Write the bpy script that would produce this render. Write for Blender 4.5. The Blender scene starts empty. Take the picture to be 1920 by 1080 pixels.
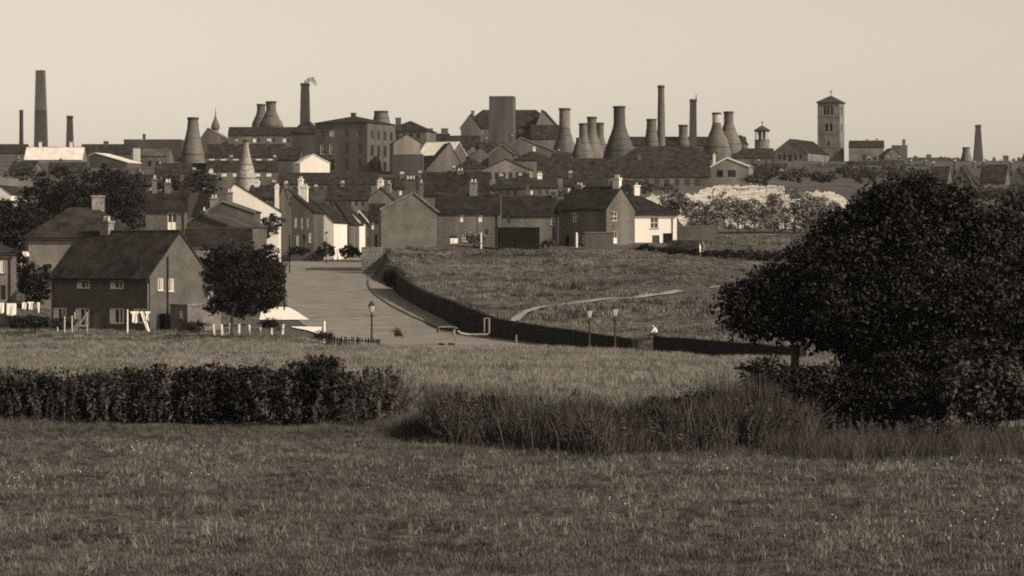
import bpy, bmesh, math, random
import numpy as np
from mathutils import Vector, Matrix
R = math.radians
random.seed(7)
rng = np.random.default_rng(11)
C = bpy.context.scene
COL = C.collection

# ------------------------------------------------------------------ camera, sky, sun, exposure
F = 5444.0           # focal length in pixels of the 1920 wide photograph
EYE = 6.0            # eye height over the meadow
HOR = 490.0          # image row of the level line
cam = bpy.data.cameras.new('camera'); co = bpy.data.objects.new('camera', cam); COL.objects.link(co)
co.location = (0, 0, EYE); co.rotation_euler = (R(90), 0, 0)
cam.sensor_width = 36; cam.lens = 36 * F / 1920; cam.shift_y = -(540 - HOR) / 1920
cam.clip_start = 0.5; cam.clip_end = 6000
C.camera = co
SUN_AZ, SUN_EL = -32.0, 34.0      # azimuth: degrees from +X towards +Y
w = bpy.data.worlds.new('World'); C.world = w; w.use_nodes = True
nt = w.node_tree; bg = nt.nodes['Background']
sky = nt.nodes.new('ShaderNodeTexSky'); sky.sky_type = 'NISHITA'; sky.sun_disc = False
sky.sun_elevation = R(SUN_EL); sky.sun_rotation = R(90 - SUN_AZ)
sky.air_density = 1.0; sky.dust_density = 1.4; sky.ozone_density = 1.0
bw = nt.nodes.new('ShaderNodeRGBToBW')
tint = nt.nodes.new('ShaderNodeMix'); tint.data_type = 'RGBA'; tint.blend_type = 'MULTIPLY'; tint.inputs[0].default_value = 1
SEPIA = (1.0, 0.885, 0.725)
tint.inputs[7].default_value = (*SEPIA, 1)
nt.links.new(sky.outputs[0], bw.inputs[0]); nt.links.new(bw.outputs[0], tint.inputs[6]); nt.links.new(tint.outputs[2], bg.inputs[0])
bg.inputs[1].default_value = 0.1
sun = bpy.data.lights.new('sun', 'SUN'); so = bpy.data.objects.new('sun', sun); COL.objects.link(so)
sun.energy = 3.0; sun.angle = R(0.5); sun.color = (1.0, 0.87, 0.70)
sd = Vector((math.cos(R(SUN_EL)) * math.cos(R(SUN_AZ)), math.cos(R(SUN_EL)) * math.sin(R(SUN_AZ)), math.sin(R(SUN_EL))))
so.rotation_euler = (-sd).to_track_quat('-Z', 'Y').to_euler(); so.location = sd * 300
C.view_settings.view_transform = 'Standard'; C.view_settings.look = 'None'
C.view_settings.exposure = 0.68; C.view_settings.gamma = 1; C.view_settings.use_curve_mapping = False
C.cycles.filter_width = 1.9
C.cycles.max_bounces = 5; C.cycles.diffuse_bounces = 2; C.cycles.glossy_bounces = 2; C.cycles.transparent_max_bounces = 8
C.cycles.use_denoising = False

# ------------------------------------------------------------------ helpers
def WX(px, D): return (px - 960) / F * D
def WZ(py, D): return EYE - (py - HOR) / F * D
def WP(px, py, D): return Vector((WX(px, D), D, WZ(py, D)))
def sm(a, b, x):
    t = np.clip((np.asarray(x, float) - a) / (b - a), 0, 1); return t * t * (3 - 2 * t)

def tag(o, label=None, cat=None, group=None, kind=None):
    if label: o['label'] = label
    if cat: o['category'] = cat
    if group: o['group'] = group
    if kind: o['kind'] = kind
    return o
def empty(name, loc, rz=0, label=None, cat=None, group=None):
    o = bpy.data.objects.new(name, None); COL.objects.link(o); o.empty_display_size = 0.3
    o.location = loc; o.rotation_euler = (0, 0, rz); return tag(o, label, cat, group)
def link(name, me, parent=None, loc=None):
    o = bpy.data.objects.new(name, me); COL.objects.link(o)
    if parent: o.parent = parent
    if loc is not None: o.location = loc
    return o
def fastmesh(name, V, FV, mats, mi=None, smooth=False):
    """V (n,3) array, FV (m,k) array of equal sized faces"""
    V = np.asarray(V, np.float32); FV = np.asarray(FV, np.int32); k = FV.shape[1]
    me = bpy.data.meshes.new(name); me.vertices.add(len(V)); me.vertices.foreach_set('co', V.ravel())
    me.loops.add(FV.size); me.loops.foreach_set('vertex_index', FV.ravel())
    me.polygons.add(len(FV)); me.polygons.foreach_set('loop_start', np.arange(0, FV.size, k, dtype=np.int32))
    me.polygons.foreach_set('loop_total', np.full(len(FV), k, np.int32))
    for m in (mats if isinstance(mats, (list, tuple)) else [mats]): me.materials.append(m)
    if mi is not None: me.polygons.foreach_set('material_index', np.asarray(mi, np.int32))
    me.polygons.foreach_set('use_smooth', np.full(len(FV), smooth, bool))
    me.update(calc_edges=True); return me

class MB:
    def __init__(s): s.v = []; s.f = []
    def add(s, vs, fs):
        n = len(s.v); s.v += [tuple(p) for p in vs]; s.f += [tuple(i + n for i in f) for f in fs]; return s
    def quad(s, a, b, c, d): return s.add([a, b, c, d], [(0, 1, 2, 3)])
    def box(s, x0, x1, y0, y1, z0, z1):
        return s.add([(x0,y0,z0),(x1,y0,z0),(x1,y1,z0),(x0,y1,z0),(x0,y0,z1),(x1,y0,z1),(x1,y1,z1),(x0,y1,z1)],
              [(0,3,2,1),(4,5,6,7),(0,1,5,4),(1,2,6,5),(2,3,7,6),(3,0,4,7)])
    def obox(s, o, du, dn, u0, u1, n0, n1, z0, z1):
        """box in a face frame: u along the face, n outwards, z up"""
        o = Vector(o); du = Vector(du); dn = Vector(dn); P = lambda u, n, z: o + du*u + dn*n + Vector((0,0,z))
        vs = [P(u0,n1,z0),P(u1,n1,z0),P(u1,n0,z0),P(u0,n0,z0),P(u0,n1,z1),P(u1,n1,z1),P(u1,n0,z1),P(u0,n0,z1)]
        return s.add(vs, [(0,3,2,1),(4,5,6,7),(0,1,5,4),(1,2,6,5),(2,3,7,6),(3,0,4,7)])
    def tube(s, pts, rad, n=8):
        pts = [Vector(p) for p in pts]; rad = rad if isinstance(rad, (list, tuple)) else [rad]*len(pts)
        base = len(s.v)
        for i, p in enumerate(pts):
            t = (pts[min(i+1, len(pts)-1)] - pts[max(i-1, 0)]).normalized()
            a = t.orthogonal().normalized() if abs(t.z) < .99 else Vector((1,0,0)); b = t.cross(a).normalized(); a = b.cross(t)
            for k in range(n):
                q = 2*math.pi*k/n; s.v.append(tuple(p + (a*math.cos(q) + b*math.sin(q))*rad[i]))
        for i in range(len(pts)-1):
            for k in range(n):
                s.f.append((base+i*n+k, base+i*n+(k+1)%n, base+(i+1)*n+(k+1)%n, base+(i+1)*n+k))
        s.f.append(tuple(base+k for k in reversed(range(n)))); e = base+(len(pts)-1)*n; s.f.append(tuple(e+k for k in range(n)))
        return s
    def lathe(s, prof, n=24, cx=0, cy=0, cap=True, rot=0):
        base = len(s.v)
        for r, z in prof:
            for k in range(n):
                q = 2*math.pi*k/n + rot; s.v.append((cx + r*math.cos(q), cy + r*math.sin(q), z))
        for i in range(len(prof)-1):
            for k in range(n):
                s.f.append((base+i*n+k, base+i*n+(k+1)%n, base+(i+1)*n+(k+1)%n, base+(i+1)*n+k))
        if cap:
            s.f.append(tuple(base+k for k in reversed(range(n)))); e = base+(len(prof)-1)*n; s.f.append(tuple(e+k for k in range(n)))
        return s
    def prism(s, poly, o, a, b, ext):
        """polygon (p,q) in the plane a,b extruded along ext"""
        o = Vector(o); a = Vector(a); b = Vector(b); ext = Vector(ext); n = len(poly)
        vs = [o + a*p + b*q for p, q in poly]; vs += [x + ext for x in vs]
        fs = [tuple(range(n)), tuple(reversed(range(n, 2*n)))] + [(i, n+i, n+(i+1)%n, (i+1)%n) for i in range(n)]
        return s.add(vs, fs)
    def build(s, name, mat, parent=None, smooth=False, loc=None):
        me = bpy.data.meshes.new(name); me.from_pydata(s.v, [], s.f); me.materials.append(mat)
        bm = bmesh.new(); bm.from_mesh(me); bmesh.ops.recalc_face_normals(bm, faces=bm.faces); bm.to_mesh(me); bm.free()
        if smooth:
            me.polygons.foreach_set('use_smooth', [True]*len(me.polygons)); me.set_sharp_from_angle(angle=R(40))
        me.update(); return link(name, me, parent, loc)

# ------------------------------------------------------------------ materials
def mat(name, c, var=.3, s1=.5, s2=6.0, rough=.85, spec=.25, bump=.0, streak=False, brick=0, pos=False, rnd=0, tintc=(1.0, .93, .85)):
    m = bpy.data.materials.new(name); m.use_nodes = True; n = m.node_tree.nodes; L = m.node_tree.links
    b = n['Principled BSDF']; b.inputs['Roughness'].default_value = rough; b.inputs['Specular IOR Level'].default_value = spec
    if pos: src = n.new('ShaderNodeNewGeometry').outputs['Position']
    else: src = n.new('ShaderNodeTexCoord').outputs['Object']
    if streak:
        mp = n.new('ShaderNodeMapping'); mp.inputs['Scale'].default_value = (1, 1, .12); L.new(src, mp.inputs[0]); s_in = mp.outputs[0]
    else: s_in = src
    a = n.new('ShaderNodeTexNoise'); a.inputs['Scale'].default_value = s1; a.inputs['Detail'].default_value = 5; L.new(s_in, a.inputs['Vector'])
    f = n.new('ShaderNodeTexNoise'); f.inputs['Scale'].default_value = s2; f.inputs['Detail'].default_value = 3; L.new(src, f.inputs['Vector'])
    ad = n.new('ShaderNodeMath'); ad.operation = 'ADD'; L.new(a.outputs[0], ad.inputs[0]); L.new(f.outputs[0], ad.inputs[1])
    fac = ad.outputs[0]
    if rnd:
        oi = n.new('ShaderNodeObjectInfo'); mu = n.new('ShaderNodeMath'); mu.operation = 'MULTIPLY_ADD'; mu.inputs[1].default_value = rnd; 
        L.new(oi.outputs['Random'], mu.inputs[0]); L.new(fac, mu.inputs[2]); sb = n.new('ShaderNodeMath'); sb.operation = 'SUBTRACT'
        L.new(mu.outputs[0], sb.inputs[0]); sb.inputs[1].default_value = rnd/2; fac = sb.outputs[0]
    mr = n.new('ShaderNodeMapRange'); mr.inputs['From Min'].default_value = .72; mr.inputs['From Max'].default_value = 1.28
    mr.inputs['To Min'].default_value = 0; mr.inputs['To Max'].default_value = 1; L.new(fac, mr.inputs[0])
    mx = n.new('ShaderNodeMix'); mx.data_type = 'RGBA'; L.new(mr.outputs[0], mx.inputs[0])
    mx.inputs[6].default_value = (*[c*(1-var)*t for t in tintc], 1); mx.inputs[7].default_value = (*[min(.85, c*(1+var))*t for t in tintc], 1)
    out = mx.outputs[2]
    if brick:
        sx = n.new('ShaderNodeSeparateXYZ'); L.new(src, sx.inputs[0]); sm_ = n.new('ShaderNodeMath'); L.new(sx.outputs[0], sm_.inputs[0]); L.new(sx.outputs[1], sm_.inputs[1])
        cb = n.new('ShaderNodeCombineXYZ'); L.new(sm_.outputs[0], cb.inputs[0]); L.new(sx.outputs[2], cb.inputs[1])
        bt = n.new('ShaderNodeTexBrick'); bt.inputs['Scale'].default_value = 1; bt.inputs['Brick Width'].default_value = .24*brick
        bt.inputs['Row Height'].default_value = .085*brick; bt.inputs['Mortar Size'].default_value = .012*brick
        bt.inputs['Color1'].default_value = (.8,.8,.8,1); bt.inputs['Color2'].default_value = (1.2,1.2,1.2,1); bt.inputs['Mortar'].default_value = (1.5,1.5,1.5,1)
        L.new(cb.outputs[0], bt.inputs[0]); mm = n.new('ShaderNodeMix'); mm.data_type = 'RGBA'; mm.blend_type = 'MULTIPLY'; mm.inputs[0].default_value = 1
        L.new(out, mm.inputs[6]); L.new(bt.outputs[0], mm.inputs[7]); out = mm.outputs[2]
    L.new(out, b.inputs['Base Color'])
    if bump:
        bp = n.new('ShaderNodeBump'); bp.inputs['Strength'].default_value = bump; bp.inputs['Distance'].default_value = .1
        L.new(f.outputs[0], bp.inputs['Height']); L.new(bp.outputs[0], b.inputs['Normal'])
    return m
M = dict(
 brick_dark=mat('dark_brick', .06, .6, .35, 5, brick=1.6, streak=True), brick=mat('brick', .082, .6, .3, 5, brick=1.6, streak=True),
 brick_near=mat('house_brick', .07, .35, .6, 9, brick=1), brick_gable=mat('gable_brick', .105, .4, .5, 9, brick=1),
 brick_pale=mat('pale_brick', .145, .55, .3, 5, brick=1.6, streak=True),
 sooty=mat('sooty_brick', .05, .45, .3, 4, streak=True), sooty_kiln=mat('sooty_kiln_brick', .055, .7, .25, 3.5, streak=True, bump=.4), kiln=mat('kiln_brick', .095, .65, .25, 3.5, streak=True, bump=.4),
 kiln_pale=mat('limewashed_brick', .42, .35, .5, 4, streak=True), stone=mat('stone', .15, .55, .4, 4, bump=.5), stone_dark=mat('dark_stone', .014, .4, .6, 5, spec=.08, bump=.6),
 kiln_buff=mat('buff_kiln_brick', .24, .6, .4, 3, streak=True, bump=.4),
 white=mat('whitewash', .66, .1, .4, 5, streak=True), white_worn=mat('worn_whitewash', .5, .25, .5, 4, streak=True),
 slate=mat('slate', .019, .8, .8, 7, rough=.8, spec=.08, bump=.3), tile=mat('roof_tile', .026, .8, .8, 8, spec=.08, bump=.4), tile_mid=mat('weathered_roof_tile', .045, .6, .4, 7, spec=.1, bump=.4),
 roof_grey=mat('grey_roof_sheet', .2, .4, .4, 5, streak=True), roof_pale=mat('pale_roof_sheet', .6, .25, .6, 4, streak=True),
 wood_dark=mat('tarred_wood', .01, .4, .6, 8, spec=.05), wood=mat('grey_wood', .14, .35, .6, 8), wood_pale=mat('pale_wood', .45, .3, .6, 8),
 paint=mat('white_paint', .75, .12, .6, 6, rough=.5), iron=mat('cast_iron', .025, .3, 1, 8, rough=.5), metal=mat('pale_pipe_metal', .17, .25, 1, 6, rough=.45, spec=.5),
 glass=mat('window_glass', .018, .2, 1, 3, rough=.12, spec=.6), lantern=mat('lantern_glass', .55, .2, 2, 6, rough=.2, spec=.6),
 curtain=mat('net_curtain', .65, .2, 3, 9), cloth=mat('white_cloth', .78, .08, 2, 8), cloth_grey=mat('grey_cloth', .35, .2, 2, 8),
 pot=mat('chimney_pot_clay', .45, .3, 2, 6), copper=mat('lead_roof', .1, .3, 1, 5),
 bark=mat('bark', .035, .4, 1, 9, bump=.6), skin=mat('skin', .35, .1), hair=mat('dark_hair', .015, .2), trousers=mat('dark_trousers', .03, .3),
 road=mat('road_surface', .175, .35, .4, 3, pos=True, bump=.15), pave=mat('pavement', .185, .2, .4, 5, pos=True), kerb=mat('kerbstone', .075, .3, .6, 5, pos=True),
 path=mat('trodden_earth', .25, .3, .8, 4, pos=True), concrete=mat('white_concrete', .8, .06, .5, 4, pos=True), chalk=mat('white_spoil', .42, .5, .45, 2, pos=True, bump=.5),
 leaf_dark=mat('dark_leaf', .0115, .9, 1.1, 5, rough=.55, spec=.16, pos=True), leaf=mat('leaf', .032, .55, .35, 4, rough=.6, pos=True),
 leaf_mid=mat('mid_leaf', .05, .5, .3, 3, rough=.7, pos=True), leaf_far=mat('pale_leaf', .165, .5, .2, 2, rough=.8, pos=True),
 grass_short=mat('short_grass', .076, .7, .3, 2.5, rough=.7, pos=True, rnd=.75), grass_mid=mat('mid_grass', .08, .6, .3, 3, rough=.7, pos=True, rnd=.7), grass_long=mat('long_grass', .175, .5, .15, 2, rough=.7, pos=True, rnd=.8),
 grass_rough=mat('rough_pasture', .112, .8, .09, .8, rough=.75, pos=True, rnd=.45), weed=mat('weed_leaf', .05, .5, .3, 3, rough=.65, pos=True, rnd=.3),
 reed=mat('reed', .05, .5, .5, 3, pos=True, rnd=.4), stem=mat('dry_stem', .055, .6, .5, 3, pos=True, rnd=.8), daisy=mat('daisy_petal', .8, .05),
 ground=mat('meadow_ground', .06, .45, .06, 1.2, rough=.9, pos=True, bump=.5),
)

# ------------------------------------------------------------------ terrain
def hash2(ix, iy, s): 
    h = np.sin(ix*127.1 + iy*311.7 + s*74.7)*43758.5453; return h - np.floor(h)
def vnoise(x, y, s=0):
    x = np.asarray(x, float); y = np.asarray(y, float); ix = np.floor(x); iy = np.floor(y); fx = x-ix; fy = y-iy
    fx = fx*fx*(3-2*fx); fy = fy*fy*(3-2*fy)
    return (hash2(ix,iy,s)*(1-fx)+hash2(ix+1,iy,s)*fx)*(1-fy) + (hash2(ix,iy+1,s)*(1-fx)+hash2(ix+1,iy+1,s)*fx)*fy
# boundary wall: pixel column, row of the coping, distance
WALL = [(738,505,335),(750,520,317),(770,537,301),(800,552,286),(850,570,268),(900,590,255),(925,600,249),(1000,613,232),(1100,628,214),(1185,640,203)]
WALL2 = [(1225,634,199),(1300,640,193),(1390,648,187),(1500,656,180)]
wp = np.array([(WX(p, D), D) for p, y, D in WALL + WALL2]); wo = np.argsort(wp[:,1])
def wallx(y): return np.interp(y, np.r_[wp[wo,1], 400, 480, 560], np.r_[wp[wo,0], -18.9, -18.6, -13])
LY = [-90,0,15,30,45,57,100,250,268,286,300,335,400,475,520,560,640,720,800,880,1000,1200,1700]
LZ = [4.6,4.2,3.8,2.1,.6,0,0,0,.2,1.0,1.6,2.7,4.6,6.9,10,14,22.5,29,33.5,36,36.5,31,5]
RY = [-90,0,15,30,45,57,100,187,200,250,270,300,350,400,430,460,500,520,540,560,585,640,720,800,880,1000,1200,1700]
RZ = [4.6,4.2,3.8,2.1,.6,0,0,0,.1,.6,1.2,2.3,5.2,8.0,8.9,9.4,10.2,10.8,12.3,16.5,20.6,22.8,29,33.5,36,36.5,32,5]
def edge_d(x): return np.interp(x, [-20,-14,-2,5,14,22], [207,205,199,191,179,172])
def H(x, y):
    x = np.asarray(x, float); y = np.asarray(y, float)
    zl = np.interp(y, LY, LZ); zr = np.interp(y, RY, RZ)
    t = sm(.2, 1.7, x - wallx(y)); z = zl*(1-t) + zr*t
    e = edge_d(x); road = sm(0, 2.2, y-e) * sm(-17, -12, x) * (1 - sm(258, 276, y)) * (1-t)
    z = z - .55*road
    amp = sm(55, 70, y)*(1-.9*sm(-1, 1, y-e)*(1-t)*sm(-40,-30,x)*(1-sm(440,500,y)))
    rough = t*sm(200, 260, y)
    z = z + amp*((vnoise(x*.13, y*.13, 1)-.5)*.25 + (vnoise(x*.5, y*.35, 2)-.5)*.12) + rough*((vnoise(x*.11,y*.09,5)-.5)*.7)
    # low bank along the foot of the hedge
    z = z + .22*np.exp(-((y-100+.1*x)/2.2)**2)*sm(-3,-6,x)
    return z
def HF(x, y): return float(H(x, y))
def hit(px, py, d0=60, d1=900):
    D = np.arange(d0, d1, .25); x = WX(px, D); below = H(x, D) >= WZ(py, D)
    i = int(np.argmax(below)) if below.any() else len(D)-1
    return Vector((x[i], D[i], HF(x[i], D[i])))
def graded(lo, hi, core0, core1, step, grow):
    a = list(np.arange(core0, core1+.001, step)); s = step
    while a[-1] < hi: s *= grow; a.append(a[-1]+s)
    s = step; b = []; q = core0
    while q > lo: s *= grow; q -= s; b.append(q)
    return np.array(b[::-1] + a)
gx = graded(-520, 520, -45, 45, .75, 1.08); gy = np.concatenate([np.arange(-80, 54, 6.), np.arange(54, 120, .75), np.arange(120, 480, 1.5), np.arange(480, 700, 4.), np.arange(700, 1700, 20.)])
GX, GY = np.meshgrid(gx, gy); nx, ny = len(gx), len(gy)
V = np.stack([GX, GY, H(GX, GY)], -1).reshape(-1, 3)
ii = (np.arange(ny-1)[:,None]*nx + np.arange(nx-1)[None]).ravel()
FV = np.stack([ii, ii+1, ii+nx+1, ii+nx], 1)
tag(link('ground', fastmesh('ground', V, FV, M['ground'], smooth=True)), kind='structure')

def sheet(name, rows, m, lift, k=8, kind='structure', parent=None, sides=.0):
    """a strip of ground: rows of (left, right) plan points, draped over the terrain"""
    pts = []
    for a, b in rows:
        for i in range(k+1):
            t = i/k; x = a[0]*(1-t)+b[0]*t; y = a[1]*(1-t)+b[1]*t; pts.append((x, y, HF(x, y)+lift))
    n = k+1; q = (np.arange(len(rows)-1)[:,None]*n + np.arange(k)[None]).ravel()
    o = link(name, fastmesh(name, np.array(pts), np.stack([q, q+1, q+n+1, q+n], 1), m, smooth=True), parent)
    return tag(o, kind=kind)
def resample(pts, step):
    pts = np.array(pts, float); d = np.r_[0, np.cumsum(np.hypot(*np.diff(pts, axis=0).T))]; s = np.linspace(0, d[-1], max(2, int(d[-1]/step)+1))
    return np.stack([np.interp(s, d, pts[:,0]), np.interp(s, d, pts[:,1])], 1)
def offset(pts, o):
    t = np.gradient(pts, axis=0); t /= np.linalg.norm(t, axis=1)[:,None]; return pts + np.stack([-t[:,1], t[:,0]], 1)*o
wall_plan = resample([(WX(p, D), D) for p, y, D in WALL], 1.0)               # from the far end to the gap
foot = wall_plan[:]
# the wall turns away from the camera at its far end; the road runs on up the street
kp = [hit(*q, 235) for q in [(692,524),(691,532),(695,543),(706,555),(730,572),(780,598),(832,619)]]
kl = resample([(p.x, p.y) for p in kp], 1.0); kl = np.stack([np.convolve(np.pad(kl[:,k], 4, mode='edge'), np.ones(9)/9, 'valid') for k in (0, 1)], 1); ko = offset(kl, -.2)
fs_ = np.linspace(0, 1, len(kl)); ft = foot[(foot[:,1] > kl[-1,1]-3)]; fr_ = np.stack([np.interp(fs_*(len(ft)-1), np.arange(len(ft)), offset(ft, -.15)[:,k]) for k in (0, 1)], 1)
sheet('pavement', [((a[0], a[1]), (b[0], b[1])) for a, b in zip(fr_, kl)], M['pave'], .14, 4)
mb = MB()
for a, b in zip(kl, ko):
    z = HF(*a); mb.v += [(a[0],a[1],z+.144),(b[0],b[1],z+.144),(b[0],b[1],z-.3)]
for i in range(len(kl)-1):
    j = i*3; mb.f += [(j,j+1,j+4,j+3),(j+1,j+2,j+5,j+4)]
tag(mb.build('kerb', M['kerb']), kind='structure')
# carriageway rows, far to near
left_edge = resample([(WX(560,520),520), (WX(545,470),470), (WX(538,420),420), (WX(530,370),370), (WX(527,320),320), (WX(545,285),285), (WX(585,255),255), (WX(640,232),232), (WX(760,212),212), (WX(960,203),203), (WX(1150,190),190), (WX(1330,179),179)], 1)
right_edge = resample([(-13.5,520), (-19.5,470), (-19.0,420), (-17.8,360)] + [tuple(p) for p in ko[1:]] + [tuple(p) for p in offset(wall_plan, -.1)[-45::6]] + [(WX(1225,196),196), (WX(1400,184),184)], 1)
s = np.linspace(0, 1, 180); pick = lambda e: np.stack([np.interp(s*(len(e)-1), np.arange(len(e)), e[:,0]), np.interp(s*(len(e)-1), np.arange(len(e)), e[:,1])], 1)
sheet('road', list(zip(pick(left_edge), pick(right_edge))), M['road'], .05, 24)
# trodden path over the pasture, pale concrete side road
pp = [hit(*q, 240) for q in [(955,612),(968,600),(985,588),(1010,579),(1060,573),(1110,567),(1165,562),(1215,556),(1275,547)]]
pl = resample([(p.x, p.y) for p in pp], 1.0); wv = .6 + .45*vnoise(np.arange(len(pl))*.35, 0*np.arange(len(pl)), 3)
sheet('path', [((p[0]-q*.4, p[1]+q*1.0), (p[0]+q*.4, p[1]-q*1.0)) for p, q in zip(pl, wv)], M['path'], .16, 4)
pp2 = [hit(*q, 240) for q in [(1330,541),(1365,537),(1420,534)]]
sheet('path', [((p.x, p.y+.7), (p.x, p.y-.7)) for p in pp2], M['path'], .1, 4)
def patch(name, poly, m, lift, d0=215):
    """two polylines of pixels on the ground (upper, lower) make a draped sheet"""
    up, lo = poly; rows = []
    for t in np.linspace(0, 1, 16):
        g = lambda pl: (np.interp(t, np.linspace(0,1,len(pl)), [p[0] for p in pl]), np.interp(t, np.linspace(0,1,len(pl)), [p[1] for p in pl]))
        a = hit(*g(up), d0); b = hit(*g(lo), d0); rows.append(((a.x, a.y), (b.x, b.y)))
    return sheet(name, rows, m, lift, 8)
patch('side_road', ([(492,577),(516,577),(541,577.5),(560,588),(578,600)], [(486,601),(510,601.5),(535,601.5),(560,601),(579,601)]), M['concrete'], .09)
patch('side_road', ([(546,614.5),(575,614.5),(604,615)], [(548,616),(578,622),(598,629)]), M['concrete'], .11)
# white spoil bank above the trees
xs = np.arange(1206, 1596, 2.5); rows = []
tp = np.interp(xs, [1206,1225,1300,1318,1345,1470,1482,1500,1512,1560,1594], [378,366,368,353,348,349,372,376,361,359,380]) + 5*(vnoise(xs*.09, xs*0, 21)-.5) + 5*(vnoise(xs*.3, xs*0, 22)-.5)
bt_ = np.maximum(tp+3, 380 + 76*vnoise(xs*.06, xs*0+3, 23)**1.6*np.interp(xs, [1206,1250,1560,1594], [.3,1,1,.2]) + 14*(vnoise(xs*.35, xs*0, 24)-.4))
for x, u, l in zip(xs, tp, bt_):
    a = hit(x, u, 535, 640); b = hit(x, l, 535, 640); rows.append(((a.x, a.y), (b.x, b.y)))
sheet('spoil_bank', rows, M['chalk'], .15, 12)

# ------------------------------------------------------------------ buildings
def wall_face(mb, o, du, w_, h, holes, top=None, dep=.16, dn=(0,0,0)):
    """rectangular wall with openings (u0,u1,z0,z1); top: extra polygon points (u,z) above the eaves"""
    o = Vector(o); du = Vector(du); dn = Vector(dn); P = lambda u, z, n=0: o + du*u + Vector((0,0,z)) + dn*n
    us = sorted({0, w_, *[q for hh in holes for q in hh[:2]]}); zs = sorted({0, h, *[q for hh in holes for q in hh[2:]]})
    for i in range(len(us)-1):
        for j in range(len(zs)-1):
            cu, cz = (us[i]+us[i+1])/2, (zs[j]+zs[j+1])/2
            if any(a < cu < b and c < cz < d for a, b, c, d in holes): continue
            mb.quad(P(us[i],zs[j]), P(us[i+1],zs[j]), P(us[i+1],zs[j+1]), P(us[i],zs[j+1]))
    for a, b, c, d in holes:
        mb.quad(P(a,c),P(a,c,-dep),P(a,d,-dep),P(a,d)); mb.quad(P(b,c,-dep),P(b,c),P(b,d),P(b,d,-dep))
        mb.quad(P(a,c),P(b,c),P(b,c,-dep),P(a,c,-dep)); mb.quad(P(a,d,-dep),P(b,d,-dep),P(b,d),P(a,d))
    if top: mb.add([P(u, z) for u, z in top], [tuple(range(len(top)))])
def window(root, o, du, dn, hole, style, dep=.16):
    a, b, c, d = hole; ww = b-a; hh = d-c
    if style == 'door' or style == 'paledoor':
        ob = MB().obox(o, du, dn, a, b, -dep-.05, -dep+.04, c, d).build('door', M['wood' if style == 'paledoor' else 'wood_dark'], root); return ob
    fr = .06 if ww < 1.6 else .08
    frm = 'wood_dark' if style in ('dark',) else 'paint'
    mb = MB()
    if style in ('dark', 'plain', 'bright'):
        if style == 'bright': MB().obox(o, du, dn, a, b, -dep-.05, -dep+.02, c, d).build('window', M['curtain'], root); return
        mb.obox(o, du, dn, a, b, -dep-.05, -dep+.01, c, d); ob = mb.build('window', M['glass'], root)
        return ob
    mb.obox(o,du,dn,a,a+fr,-dep,-.05,c,d); mb.obox(o,du,dn,b-fr,b,-dep,-.05,c,d)
    mb.obox(o,du,dn,a+fr,b-fr,-dep,-.052,d-fr,d); mb.obox(o,du,dn,a+fr,b-fr,-dep,-.052,c,c+fr)
    nv = 2 if ww > 1.5 else 1
    for k in range(1, nv+1):
        u = a + ww*k/(nv+1); mb.obox(o,du,dn,u-.03,u+.03,-dep,-.06,c+fr,d-fr)
    if style == 'sash': mb.obox(o,du,dn,a+fr,b-fr,-dep,-.064,(c+d)/2-.03,(c+d)/2+.03)
    ob = mb.build('window', M[frm], root)
    MB().obox(o,du,dn,a,b,-dep-.04,-dep+.005,c,d).build('pane', M['glass'], ob)
    sill = MB().obox(o,du,dn,a-.08,b+.08,-.02,.09,c-.1,c-.003).build('sill', M['stone'], ob)
    if style == 'curtain':
        MB().obox(o,du,dn,a+fr,a+fr+ww*.22,-dep+.008,-dep+.03,c+fr,d-fr).build('curtain', M['curtain'], ob)
        MB().obox(o,du,dn,b-fr-ww*.12,b-fr,-dep+.008,-dep+.03,c+fr,d-fr).build('curtain', M['curtain'], ob)
    if style == 'net':
        MB().obox(o,du,dn,a+fr,b-fr,-dep+.008,-dep+.03,c+fr,c+hh*.45).build('curtain', M['curtain'], ob)
    return ob

def chimney_part(root, x, y, z0, z1, w_, d_, m, pots=2, potm='pot'):
    """brick stack on a roof, with a corbelled head and clay pots"""
    c = MB().box(x-w_/2, x+w_/2, y-d_/2, y+d_/2, z0, z1).box(x-w_/2-.08, x+w_/2+.08, y-d_/2-.08, y+d_/2+.08, z1+.002, z1+.2).build('chimney', m, root)
    for k in range(pots):
        px = x + (k-(pots-1)/2)*w_/max(pots,1)*.85
        MB().lathe([(.16,z1+.2),(.13,z1+.5),(.16,z1+.62)], 10, px, y).build('chimney_pot', M[potm], c)
    return c

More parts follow.
